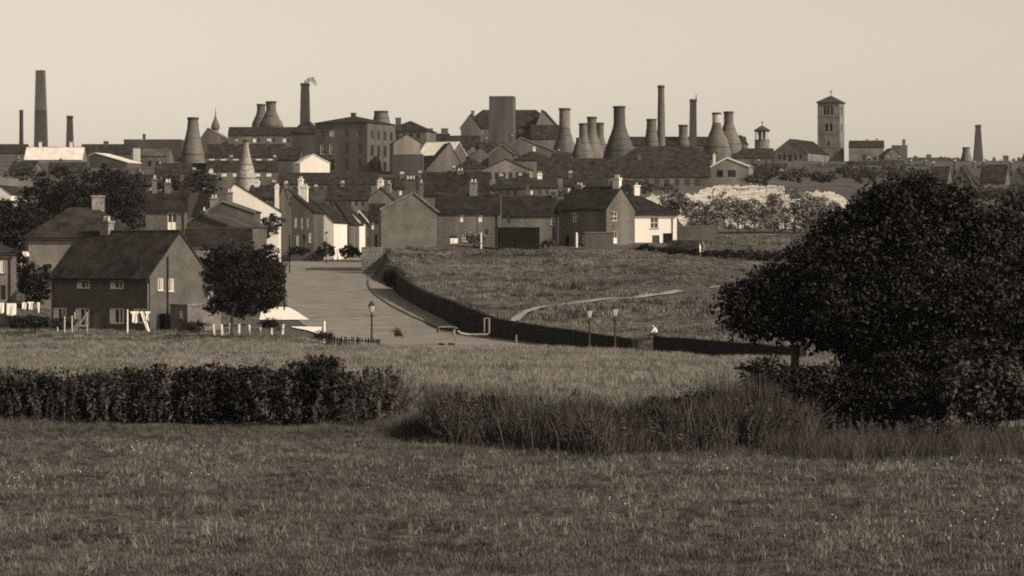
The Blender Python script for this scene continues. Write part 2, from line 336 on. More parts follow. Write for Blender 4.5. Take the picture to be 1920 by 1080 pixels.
def B(name, label, x0, x1, ye, yr, D, depth=7, yaw=0, roof='gable', wall='brick', rm='slate', wins=(), rwins=(), chim=(), rf=.5, yel=None,
      over=.2, cat='house', group=None, verge=None, lwins=(), kw=None, base=None):
    """building; x0,x1 columns of its front, ye/yr rows of eaves and ridge, D distance of the middle of the front"""
    S = D/F; a = R(yaw); cw = math.cos(a); w_ = (x1-x0)*S/cw
    cx = WX((x0+x1)/2, D); ux, uy = math.cos(a), math.sin(a)
    ox, oy = cx - ux*w_/2, D - uy*w_/2
    cor = [(ox+ux*u-uy*v, oy+uy*u+ux*v) for u in (0, w_) for v in (0, depth)]
    zb = min(HF(*c) for c in cor) - .6 if base is None else base
    root = empty(name, (ox, oy, zb), a, label, cat, group)
    Dl = lambda px: D
    he = WZ(ye, D) - zb; hel = (WZ(yel, D) - zb) if yel else he
    if roof == 'gablefront': hr = WZ(yr, D) - zb
    elif roof == 'flat': hr = he
    else: hr = WZ(yr, D + depth/2*cw) - zb
    faces = dict(f=((0,0,0),(1,0,0),(0,-1,0)), r=((w_,0,0),(0,1,0),(1,0,0)), l=((0,depth,0),(0,-1,0),(-1,0,0)), b=((w_,depth,0),(-1,0,0),(0,1,0)))
    wl = {'f': [], 'r': [], 'l': []}
    pr = (x0+x1)/2 + (ux*w_/2)/S           # column of the near right corner
    for q in wins:
        pc, yt, yb, pw, st = q; u = (pc-x0)*S/cw; hw = pw*S/cw/2; wl['f'].append(((max(.1,u-hw), min(w_-.1,u+hw), WZ(yb,D)-zb, min(WZ(yt,D)-zb, he-.15)), st))
    for q in rwins:
        pc, yt, yb, pw, st = q; k = max(.15, -math.sin(a)); Dr = D + uy*w_/2; u = (pc-x1)*Dr/F/k; hw = pw*Dr/F/k/2
        wl['r'].append(((max(.1,u-hw), min(depth-.1,u+hw), WZ(yb,Dr)-zb, WZ(yt,Dr)-zb), st))
    mb = MB(); hs = {k: [q[0] for q in v] for k, v in wl.items()}
    if roof == 'gable':
        for f, W in (('f', w_), ('b', w_)): wall_face(mb, faces[f][0], faces[f][1], W, he, hs.get(f, []), dn=faces[f][2])
        rh = hs['r']; ehr = [q for q in rh if q[3] < he-.02]
        for f, hh in (('r', ehr), ('l', [])): wall_face(mb, faces[f][0], faces[f][1], depth, he, hh, top=[(0,he),(depth,he),(depth/2,hr)], dn=faces[f][2])
    elif roof == 'gablefront':
        for f in 'fb':
            top = [(0,he if f=='b' else hel),(w_,he if f=='f' else hel),((rf if f=='f' else 1-rf)*w_,hr)]
            hm = min(he, hel); tp = [(0,hm),(w_,hm)]
            top = ([(0,hm),(w_,hm)] + ([(w_,he)] if he > hm else []) + [(rf*w_,hr)] + ([(0,hel)] if hel > hm else [])) if f == 'f' else ([(0,hm),(w_,hm)] + ([(w_,hel)] if hel > hm else []) + [((1-rf)*w_,hr)] + ([(0,he)] if he > hm else []))
            wall_face(mb, faces[f][0], faces[f][1], w_, hm, [q for q in hs.get(f, []) if q[3] < hm], top=top, dn=faces[f][2])
        wall_face(mb, faces['r'][0], faces['r'][1], depth, he, hs['r'], dn=faces['r'][2]); wall_face(mb, faces['l'][0], faces['l'][1], depth, hel, [], dn=faces['l'][2])
    else:
        for f, W in (('f', w_), ('b', w_), ('r', depth), ('l', depth)): wall_face(mb, faces[f][0], faces[f][1], W, he, [q for q in hs.get(f, []) if q[3] < he], dn=faces[f][2])
    mb.build('wall', M[wall], root)
    rmat = M[rm]; t = .16
    if roof == 'gable':
        s_ = (hr-he)/(depth/2); o = over; c = [(-o,he-o*s_+.01),(depth/2,hr+.01),(depth+o,he-o*s_+.01),(depth+o,he-o*s_+t),(depth/2,hr+t),(-o,he-o*s_+t)]
        ro = MB().prism(c, (-.12,0,0), (0,1,0), (0,0,1), (w_+.24,0,0)).build('roof', rmat, root)
        MB().tube([(-.12,depth/2,hr+t),(w_+.12,depth/2,hr+t)], .12, 6).build('ridge_tile', M['tile_mid' if rm != 'roof_pale' else 'roof_grey'], ro)
        if verge:
            for u in (-.2, w_+.125): MB().prism([(-o,he-o*s_-.12),(depth/2,hr-.12),(depth+o,he-o*s_-.12),(depth+o,he-o*s_+t+.02),(depth/2,hr+t+.02),(-o,he-o*s_+t+.02)], (u,0,0), (0,1,0), (0,0,1), (.075,0,0)).build('verge_board', M[verge], ro)
    elif roof == 'gablefront':
        sl = (hr-hel)/max(.05,rf*w_); sr = (hr-he)/max(.05,(1-rf)*w_); o = min(over, .3/max(sl,.3)); o2 = over
        c = [(-o,hel-o*sl+.01),(rf*w_,hr+.01),(w_+o2,he-o2*sr+.01),(w_+o2,he-o2*sr+t),(rf*w_,hr+t),(-o,hel-o*sl+t)]
        ro = MB().prism(c, (0,-.12,0), (1,0,0), (0,0,1), (0,depth+.24,0)).build('roof', rmat, root)
        if verge:
            c2 = [(-o,hel-o*sl-.12),(rf*w_,hr-.12),(w_+o2,he-o2*sr-.12),(w_+o2,he-o2*sr+t+.02),(rf*w_,hr+t+.02),(-o,hel-o*sl+t+.02)]
            MB().prism(c2, (0,-.2,0), (1,0,0), (0,0,1), (0,.075,0)).build('verge_board', M[verge], ro)
    elif roof == 'hip':
        o = over+.1; rl = max(.3, w_-depth)/2; cxm = w_/2; dm = depth/2
        if depth > w_: pts = [(cxm, dm-(depth-w_)/2, hr+t), (cxm, dm+(depth-w_)/2, hr+t)]
        else: pts = [(cxm-rl, dm, hr+t), (cxm+rl, dm, hr+t)]
        zb_, zt = he+.01, he+t
        v = [(-o,-o,zb_),(w_+o,-o,zb_),(w_+o,depth+o,zb_),(-o,depth+o,zb_),(-o,-o,zt),(w_+o,-o,zt),(w_+o,depth+o,zt),(-o,depth+o,zt)] + pts
        fs = [(3,2,1,0),(0,1,5,4),(1,2,6,5),(2,3,7,6),(3,0,4,7)]
        fs += [(4,5,9,8),(5,6,9),(6,7,8,9),(7,4,8)] if depth <= w_ else [(4,5,8),(5,6,9,8),(6,7,9),(7,4,8,9)]
        ro = MB().add(v, fs).build('roof', rmat, root)
    else:
        ro = MB().box(.2, w_-.2, .2, depth-.2, he-.35, he-.15).build('roof', rmat, root)
        cp = MB()
        for q in ((-.06,w_+.06,-.06,.22),(-.06,w_+.06,depth-.22,depth+.06),(-.06,.22,.222,depth-.222),(w_-.22,w_+.06,.222,depth-.222)): cp.box(*q, he+.003, he+.14)
        cp.build('coping', M['stone' if wall != 'wood_dark' else 'wood_dark'], root)
    for f, L_ in wl.items():
        for q, st in L_: window(root, *faces[f], q, st)
    for q in chim:                       # (column, top row, width px, pots, material)
        pc, yt, pw, n = q[:4]; cm = q[4] if len(q) > 4 else wall
        if roof == 'gablefront': v = depth*.35; u = (pc-x0)*S/cw + v*math.tan(a); zt0 = WZ(yt, D+v) - zb; z0 = min(he, hel)
        else: v = depth/2; u = (pc-x0)*S/cw + v*math.tan(a); zt0 = WZ(yt, D+v*cw) - zb; z0 = he if roof != 'flat' else he-.3
        u = min(max(u, pw*S/2+.06), w_-pw*S/2-.06)
        if roof in ('gable', 'hip'): z0 = he + (hr-he)*.45
        chimney_part(root, u, v, z0, zt0, pw*S, .7, M[cm], n)
    if D < 480 and roof in ('gable', 'hip') and cat == 'house' and wall != 'brick_near':
        MB().box(-.05, w_+.05, -over-.16, -over-.04, he-.2, he-.09).build('gutter', M['iron'], root)
        u = w_*.93; MB().tube([(u,-over-.1,he-.2),(u,-.1,he-.55),(u,-.1,.3)], .07, 6).build('downpipe', M['iron'], root)
    return root, w_, he, hr, zb
def row(y0, y1, x0, x1, step, pw, st): return [(x, y0, y1, pw, st) for x in np.arange(x0, x1, step)]

# --- the brick house on the edge of the meadow
nh, nw_, nhe, nhr, nzb = B('brick_house', 'dark brick house with steep tiled roof and laundry before its long front, at meadow edge', 85, 290, 516, 437, 253, 7.5, -36, 'gable', 'brick_near', 'tile',
  wins=[(152,526,541,28,'curtain'),(222,526,541,28,'curtain'),(102,578,599,28,'curtain'),(150,578,613,30,'curtain'),(222,578,606,30,'curtain'),(270,578,604,28,'curtain'),(178,584,617,19,'paledoor')],
  rwins=[(308,521,545,9,'curtain'),(325,522,547,9,'curtain'),(311,588,621,10,'door')], chim=[(186,418,23,2,'brick_pale')], over=.42)
pipe = lambda o, u, dn, m: MB().tube([Vector(o)+Vector(dn)*.34+Vector((0,0,nhe-.35)), Vector(o)+Vector(dn)*.12+Vector((0,0,nhe-.8)), Vector(o)+Vector(dn)*.12+Vector((0,0,.3))], .055, 8).build('downpipe', M[m], nh)
pipe((.12,0,0), 0, (0,-1,0), 'metal'); pipe((nw_-.1,0,0), 0, (0,-1,0), 'metal')
MB().tube([(nw_+.1,2.2,nhe+1.6),(nw_+.1,2.2,.3)], .07, 8).build('soil_pipe', M['iron'], nh)
MB().box(-.1, nw_+.1, -.5, -.4, nhe-.62, nhe-.5).build('gutter', M['iron'], nh)
# outbuilding at the end gable, in a paler brick than the house
B('outbuilding', 'flat roofed brick outbuilding at the end gable of the dark brick house', 318, 353, 573, 573, 249, 4.3, -36, 'flat', 'brick_gable', 'roof_grey', wins=[(340,583,596,7,'sash')], cat='shed')
B('tiled_house', 'house with hipped tile roof and tall brick chimney, directly behind the brick house with laundry', 57, 262, 447, 392, 292, 8.5, 12, 'hip', 'brick_gable', 'tile', chim=[(172,370,24,0,'brick_pale')], over=.3)
B('tiled_house', 'house cut by the picture edge, washing line beside its wall', -140, 27, 474, 438, 262, 8, 14, 'hip', 'brick_gable', 'tile', wins=[(2,488,512,8,'curtain'),(3,535,562,9,'dark')], over=.3)
# --- old houses between the trees and the street
B('old_house', 'brick house with dark slate roof and one white net-curtained sash window', 274, 349, 394, 362, 342, 7, 6, 'gable', 'brick', 'slate', wins=[(323,399,431,17,'net')], chim=[(283,338,9,1),(308,345,12,2)])
B('low_gable_house', 'low brick house with broad gable and streaked weathered roof slope', 349, 428, 424, 402, 345, 13, -16, 'gablefront', 'brick_dark', 'tile_mid', rf=.33, chim=[(352,398,9,1,'brick')], verge='tile_mid')
B('slate_cottage', 'cottage with long black slate roof above dark garden bushes', 347, 470, 459, 431, 318, 7, 4, 'gable', 'brick_pale', 'slate')
B('dark_gable_house', 'dark brick gabled house with white chimney pots in front of the white gable', 384, 478, 398, 377, 372, 6, -2, 'gablefront', 'brick_dark', 'tile', rf=.35, chim=[(398,374,14,2,'brick_pale'),(428,363,10,2,'brick_pale')], verge='wood')
B('white_gable_house', 'tall house with bright whitewashed gable sloping towards the street', 434, 522, 394, 345, 430, 14, 3, 'gablefront', 'white', 'slate', rf=.08, yel=352, rwins=[(529,400,415,5,'dark'),(540,400,415,5,'bright'),(529,428,455,5,'bright'),(540,425,450,5,'dark')], wins=[(508,400,409,7,'sash')], chim=[(548,352,8,2,'white')])
SG = 'houses stepping down the street'
B('street_house', 'striped brick street house next to the whitewashed gable', 546, 589, 398, 366, 446, 9, -10, 'gablefront', 'brick_dark', 'slate', rf=.12, yel=372, wins=[(555,408,428,5,'bright'),(566,408,430,4,'bright'),(577,408,428,4,'bright'),(558,440,468,5,'bright'),(570,440,470,5,'dark'),(582,436,455,5,'sash')], chim=[(561,338,8,2,'white'),(570,352,9,2,'white')], group=SG)
B('street_house', 'narrow whitewashed street house behind the small street lamp', 588, 626, 416, 382, 452, 9, -10, 'gablefront', 'white', 'slate', rf=.1, yel=388, wins=[(608,452,470,5,'dark')], group=SG)
B('street_house', 'dark brick street house with striped doors beside the narrow white one', 624, 657, 419, 378, 462, 9, -10, 'gablefront', 'brick', 'slate', rf=.1, yel=384, wins=[(643,425,455,3,'bright'),(650,425,455,3,'bright'),(631,440,450,5,'dark')], group=SG)
B('street_house', 'small street house with worn white front and pale verge board', 654, 674, 416, 398, 468, 8, -10, 'gablefront', 'white', 'slate', rf=.1, yel=402, wins=[(660,440,450,6,'dark')], group=SG, verge='paint')
B('street_house', 'lowest brick street house above the rough stone pier', 671, 699, 425, 396, 472, 8, -10, 'gablefront', 'brick', 'slate', rf=.1, yel=400, wins=[(690,445,462,5,'dark')], group=SG, verge='paint')
B('corner_house', 'dark fronted house with two white panels beside the big blank gable', 694, 722, 413, 384, 440, 7, 4, 'gable', 'brick_dark', 'slate', wins=[(700,415,430,6,'bright'),(712,415,430,6,'bright'),(705,440,466,5,'door')])
# --- terrace along the top of the pasture
B('gable_house', 'broad blank pale brick gable at the street end of the terrace', 715, 820, 396, 361, 398, 10, 5, 'gablefront', 'brick_gable', 'slate', rf=.58, yel=392, chim=[(768,338,20,3,'brick_dark'),(788,345,9,1,'brick')], verge='stone')
B('terraced_house', 'terraced house with paired white windows attached to the blank gable', 821, 940, 398, 366, 403, 7, 4, 'gable', 'brick', 'slate', wins=[(867,403,416,8,'bright'),(902,403,416,9,'bright'),(849,442,456,13,'dark'),(872,440,453,9,'sash'),(912,430,442,7,'dark')], chim=[(887,344,15,2,'brick_pale')])
B('terraced_house', 'lower terraced house behind the black shed', 941, 1046, 402, 370, 404, 7, 3, 'gable', 'brick', 'slate', wins=[(954,405,418,6,'dark'),(1037,408,422,7,'sash')], chim=[(1040,362,8,0,'sooty')])
B('shed', 'black flat roofed shed standing in front of the terrace', 936, 1012, 428, 428, 396, 3, 4, 'flat', 'wood_dark', 'wood_dark', cat='shed')
B('end_house', 'brick house ending the terrace with sunlit gable and white topped chimney', 1048, 1136, 392, 353, 402, 7.7, -33, 'gable', 'brick', 'slate', wins=[(1079,399,416,9,'sash'),(1064,441,462,8,'door'),(1082,438,455,7,'bright'),(1096,441,456,8,'sash')], rwins=[(1152,396,414,11,'sash'),(1153,433,456,10,'net')], chim=[(1088,350,16,2,'brick_pale'),(1172,337,14,2,'white')])
B('garden_wall', 'low brick garden wall running out before the end house', 1096, 1150, 437, 426, 392, .4, -4, 'flat', 'brick', 'stone', cat='wall')
B('white_cottage', 'bright white cottage with dark hipped roof and arched doorway', 1146, 1270, 403, 366, 411, 9, 16, 'hip', 'white', 'slate', wins=[(1227,407,428,15,'sash'),(1230,441,456,14,'dark'),(1252,437,459,17,'door')], chim=[(1196,350,11,1,'white')])
B('yard_wall', 'dark brick yard wall between the white cottage and the trees', 1271, 1346, 425, 425, 430, .4, 2, 'flat', 'brick_dark', 'stone', cat='wall')
B('field_wall', 'long low dark wall at the foot of the trees beyond the pasture', 1348, 1560, 441, 441, 462, .4, 0, 'flat', 'brick_dark', 'stone', cat='wall')
# --- slope behind the terrace
B('works_house', 'house with wide black roof rising right behind the paired white windows', 793, 918, 364, 325, 478, 8, 3, 'gable', 'brick', 'slate', chim=[(862,322,13,2)])
B('works_house', 'pale brick house behind the street with white chimney', 690, 738, 374, 352, 500, 7, -12, 'gablefront', 'brick_pale', 'tile_mid', rf=.5, chim=[(712,340,10,2,'white'),(728,346,8,1)])
B('works_house', 'small house with dark roof above the narrow white street house', 612, 692, 374, 350, 530, 7, 0, 'gable', 'brick', 'tile', wins=row(377,386,620,690,12,5,'dark'), chim=[(640,345,8,2)])
B('works_house', 'row of cottages with small windows above the striped street house', 545, 615, 380, 357, 545, 7, 0, 'gable', 'brick', 'tile_mid', wins=row(383,393,552,612,11,5,'dark'), chim=[(560,350,7,2),(590,352,7,2)])
B('workshop', 'long workshop with dark roof below the white hut', 522, 706, 345, 326, 575, 8, 0, 'gable', 'brick', 'tile', wins=row(350,362,535,700,17,7,'dark'), cat='workshop')
B('workshop', 'dark walled workshop with flat top between the factory and the terrace', 736, 792, 290, 290, 640, 10, 0, 'flat', 'sooty', 'slate', cat='workshop')
B('workshop', 'pale brick workshop with broad windows and a gable in front of the square tower', 905, 992, 318, 299, 628, 9, -6, 'gablefront', 'brick_pale', 'tile', wins=row(323,336,918,985,13,7,'dark'), cat='workshop')
B('workshop', 'low pale workshop with hipped tile roof beside the gabled one', 854, 912, 316, 297, 640, 8, 0, 'hip', 'brick_pale', 'tile', cat='workshop', wins=row(320,330,862,905,12,6,'dark'))
B('workshop', 'dark sided store with lit brick gable below the corrugated white roof', 800, 862, 302, 268, 680, 9, 10, 'gablefront', 'brick', 'tile_mid', rf=.7, yel=318, cat='workshop')
B('long_pottery', 'very long pottery range with dark roof and a row of windows under the kilns', 1008, 1332, 331, 299, 620, 9, 0, 'gable', 'brick', 'tile', wins=row(336,349,1022,1325,19,9,'dark'), chim=[(1106,318,9,1),(1200,292,6,0)], cat='factory')
B('low_pottery', 'lower pottery range with pale eaves between the big kiln and the tall round chimney', 1166, 1338, 297, 275, 700, 9, 2, 'hip', 'brick', 'tile', cat='factory')
B('pale_works', 'pale walled building with one white roof slope and a dark window', 1334, 1404, 312, 296, 640, 7, -12, 'gablefront', 'brick_pale', 'roof_grey', rf=.42, wins=[(1372,319,332,15,'dark'),(1350,319,332,12,'dark')], chim=[(1333,292,4,1,'white')], verge='paint', cat='workshop')
# --- big factory
B('factory', 'three storey brick pottery factory with rows of tall windows on two sides', 589, 690, 231, 219, 700, 15, -24, 'hip', 'brick', 'tile',
  wins=[(x,y0,y1,9,'bright' if (i,j) == (1,0) else ('sash' if j == 1 and i < 2 else 'dark')) for i, x in enumerate((604,622,650,675)) for j, (y0,y1) in enumerate(((244,256),(269,289),(299,318)))],
  rwins=[(x,y0,y1,5,'dark') for x in (698,709,720,731) for y0,y1 in ((244,260),(271,292),(301,322))], cat='factory', chim=[(660,213,9,0)])
B('factory_wing', 'lower factory wing with dark hipped roof behind the three storey factory', 722, 800, 246, 228, 745, 12, -10, 'hip', 'brick', 'tile', wins=row(250,260,745,795,13,6,'dark'), chim=[(745,222,10,0),(783,237,8,0)], cat='factory')
B('long_works', 'long low works with dark roof below the twin kilns', 428, 592, 254, 240, 765, 10, 2, 'gable', 'brick', 'tile', wins=row(259,267,478,590,14,7,'bright')[::2]+row(259,267,485,590,28,6,'dark'), cat='factory')
B('hip_works', 'block with tall hipped roof at the foot of the smoking chimney', 546, 592, 250, 224, 742, 9, -8, 'hip', 'sooty', 'tile', cat='factory')
B('white_hut', 'bright white gabled hut below the factory windows', 563, 618, 306, 290, 600, 8, 14, 'gablefront', 'white', 'roof_pale', rf=.45, cat='hut')
B('small_works', 'dark brick works with a stub chimney next to the white hut', 521, 561, 299, 278, 612, 7, -4, 'gable', 'brick_dark', 'tile', chim=[(528,278,9,0)], cat='workshop')
B('gabled_store', 'sunlit brick gable standing at the back corner of the factory', 738, 789, 268, 252, 690, 9, 8, 'gablefront', 'brick_pale', 'tile_mid', cat='workshop')
B('corrugated_shed', 'shed with bright corrugated roof on the slope below two chimney stacks', 784, 846, 291, 267, 725, 8, -28, 'gable', 'brick_dark', 'roof_pale', cat='shed')
B('row_houses', 'terrace with white windows just under the long low works', 387, 532, 294, 272, 690, 8, 0, 'gable', 'brick', 'tile', wins=row(297,305,398,530,22,12,'bright'), chim=[(440,266,7,2),(500,266,7,2)])
B('row_houses', 'lower terrace with white windows behind the slender pale kiln', 386, 524, 320, 303, 635, 8, 0, 'gable', 'brick', 'tile', wins=row(324,331,400,520,21,11,'bright'), chim=[(430,296,7,2),(512,296,7,2)])
# --- centre hall and tower
B('hall', 'big hall with dark roof and white window lintels behind the square brick tower', 864, 1046, 240, 207, 805, 12, 0, 'hip', 'brick', 'tile', wins=[(880,242,249,10,'sash'),(904,242,249,10,'sash'),(977,240,250,10,'sash')], cat='hall')
B('hall_gable', 'gabled cross wing at the sunny end of the big hall', 1003, 1046, 240, 206, 798, 12, -6, 'gablefront', 'brick_pale', 'tile', cat='hall', rf=.3)
B('hall_gable', 'small peaked gable at the shaded end of the big hall', 864, 900, 238, 214, 800, 10, 0, 'gablefront', 'brick', 'tile', cat='hall', chim=[(886,209,6,0)])
B('square_tower', 'square flat topped brick water tower rising over the hall', 917, 962, 181, 181, 785, 7, -6, 'flat', 'brick_dark', 'slate', cat='tower')
B('hall_annex', 'low dark roofed annex between the hall and the pale necked kiln', 996, 1062, 260, 236, 785, 9, 0, 'gable', 'brick', 'tile', cat='hall')
B('verge_house', 'building with one long pale roof verge below the hall', 956, 1042, 284, 258, 738, 9, -5, 'gablefront', 'brick', 'tile', rf=.25, yel=272, verge='stone', cat='workshop')
B('gable_works', 'low brick gable with pale eaves in front of the square tower', 916, 966, 290, 270, 700, 9, -8, 'gablefront', 'brick', 'tile', verge='stone', cat='workshop')
B('gable_works', 'second low brick gable in front of the verge house', 880, 925, 294, 278, 706, 9, 6, 'gablefront', 'brick', 'tile_mid', cat='workshop')
B('slope_house', 'brick house with hipped roof under the building with the pale verge', 965, 1035, 300, 284, 680, 8, 0, 'hip', 'brick', 'tile', cat='workshop', chim=[(1002,278,5,1,'white')])
B('stack_house', 'low house carrying a square stack beside the factory wing', 792, 842, 262, 252, 800, 8, 0, 'gable', 'brick', 'tile', chim=[(805,242,12,0),(833,242,13,0)])
B('slope_house', 'dark roofed house between the corrugated shed and the hall', 838, 900, 276, 256, 770, 8, 0, 'gable', 'brick_dark', 'tile', cat='house')
B('kiln_house', 'gabled house against the flank of the plain rear kiln', 1372, 1396, 268, 254, 770, 7, -12, 'gablefront', 'brick', 'tile', rf=.6, cat='house')
B('kiln_range', 'low range of sheds behind the round and square chimneys', 1160, 1400, 272, 258, 800, 8, 0, 'gable', 'brick_dark', 'tile', cat='factory')
B('range_below_church', 'dark roofed range running below the little church turret', 1352, 1452, 296, 280, 760, 8, 0, 'gable', 'brick', 'tile', cat='workshop', wins=row(300,308,1410,1450,13,6,'dark'))
# --- left skyline
B('pale_shed', 'long shed with bright pale roof at the foot of the tallest chimney', 46, 154, 299, 277, 790, 8, 0, 'gable', 'brick_pale', 'roof_pale', chim=[(71,268,5,0,'white'),(129,268,5,0,'white')], cat='shed')
B('dark_range', 'dark low range behind the thin iron chimney', -60, 48, 287, 272, 810, 8, 0, 'gable', 'brick', 'tile', cat='factory')
B('dark_range', 'dark roofed range reaching from the pale shed to the flat block', 150, 246, 288, 272, 800, 8, 0, 'gable', 'brick_dark', 'tile', chim=[(195,266,9,0)], cat='factory')
B('flat_block', 'dark flat roofed block beside the isolated kiln', 232, 340, 262, 262, 815, 10, 0, 'flat', 'sooty', 'slate', chim=[(266,253,5,0)], cat='factory')
B('white_roof_shed', 'small shed whose roof is one bright white slope', 166, 240, 305, 287, 725, 8, -18, 'gablefront', 'brick_dark', 'roof_pale', rf=.15, yel=291, cat='shed')
B('ruined_house', 'part ruined house with whitish end wall below the flat block', 262, 314, 292, 279, 745, 7, -6, 'gable', 'brick', 'brick_dark', wins=[(296,302,316,9,'dark'),(280,302,314,7,'dark')])
B('white_wall_stub', 'narrow whitish upright wall beside the ruined house', 250, 262, 278, 278, 738, 1.0, 0, 'flat', 'white_worn', 'stone', cat='wall')
B('kiln_works', 'dark roofed works round the base of the isolated kiln', 300, 392, 324, 308, 690, 8, 0, 'gable', 'brick_dark', 'tile', wins=row(327,335,306,390,14,6,'bright'), cat='factory')
B('cupola_hall', 'gabled hall carrying a small onion cupola', 374, 428, 262, 240, 800, 12, -3, 'gablefront', 'brick', 'roof_grey', rf=.28, cat='hall')
B('white_house', 'white walled house cut by the picture edge behind the dark trees', -30, 22, 364, 349, 420, 7, -8, 'gablefront', 'white', 'tile', rf=.6)
B('brick_wall', 'brick retaining wall along the grassy bank above the white walled house', -20, 60, 330, 330, 640, .6, 2, 'flat', 'brick_pale', 'stone', cat='wall')
# --- right side houses
VG = 'houses with white verges'
for x0, x1, ye, yr, lab in [(1742,1776,338,314,'verge house closest to the church, one gable between bushes'),(1784,1822,342,310,'verge house just below the short kiln'),(1838,1884,340,311,'widest verge house under the last tall chimney'),(1890,1930,342,312,'verge house cut by the picture edge'),(1808,1838,352,330,'lowest small verge house among the bushes')]:
    B('verge_house', lab, x0, x1, ye, yr, 640 + (x0-1800)*.1, 7, -18, 'gablefront' if x0 in (1784, 1890, 1808) else 'gable', 'brick', 'tile', verge='stone', chim=[(x0+8, yr-6, 6, 2)], wins=[((x0+x1)/2-6, ye+4, ye+12, 6, 'bright'), ((x0+x1)/2+8, ye+4, ye+12, 6, 'dark')], group=VG)
B('low_range', 'low pale topped range on the skyline past the stepped ruin', 1704, 1802, 303, 297, 880, 8, 0, 'gable', 'brick_dark', 'tile_mid', chim=[(1788,293,5,0,'white'),(1720,294,6,2),(1745,291,9,1),(1768,295,5,1)], cat='factory')
B('low_range', 'low dark range on the skyline past the last tall chimney', 1845, 1960, 311, 303, 880, 8, 0, 'gable', 'brick_dark', 'tile', chim=[(1868,297,5,1),(1890,293,10,2),(1905,299,5,1),(1915,297,6,2),(1852,300,5,1)], cat='factory')
B('stepped_ruin', 'tall stepped brick block on the skyline beyond the church', 1672, 1701, 273, 273, 840, 6, -8, 'flat', 'brick', 'slate', chim=[(1697,263,6,1)], cat='ruin')
B('lean_gable', 'little gabled house leaning on the stepped brick block', 1658, 1690, 292, 278, 834, 7, 6, 'gablefront', 'brick', 'tile_mid')

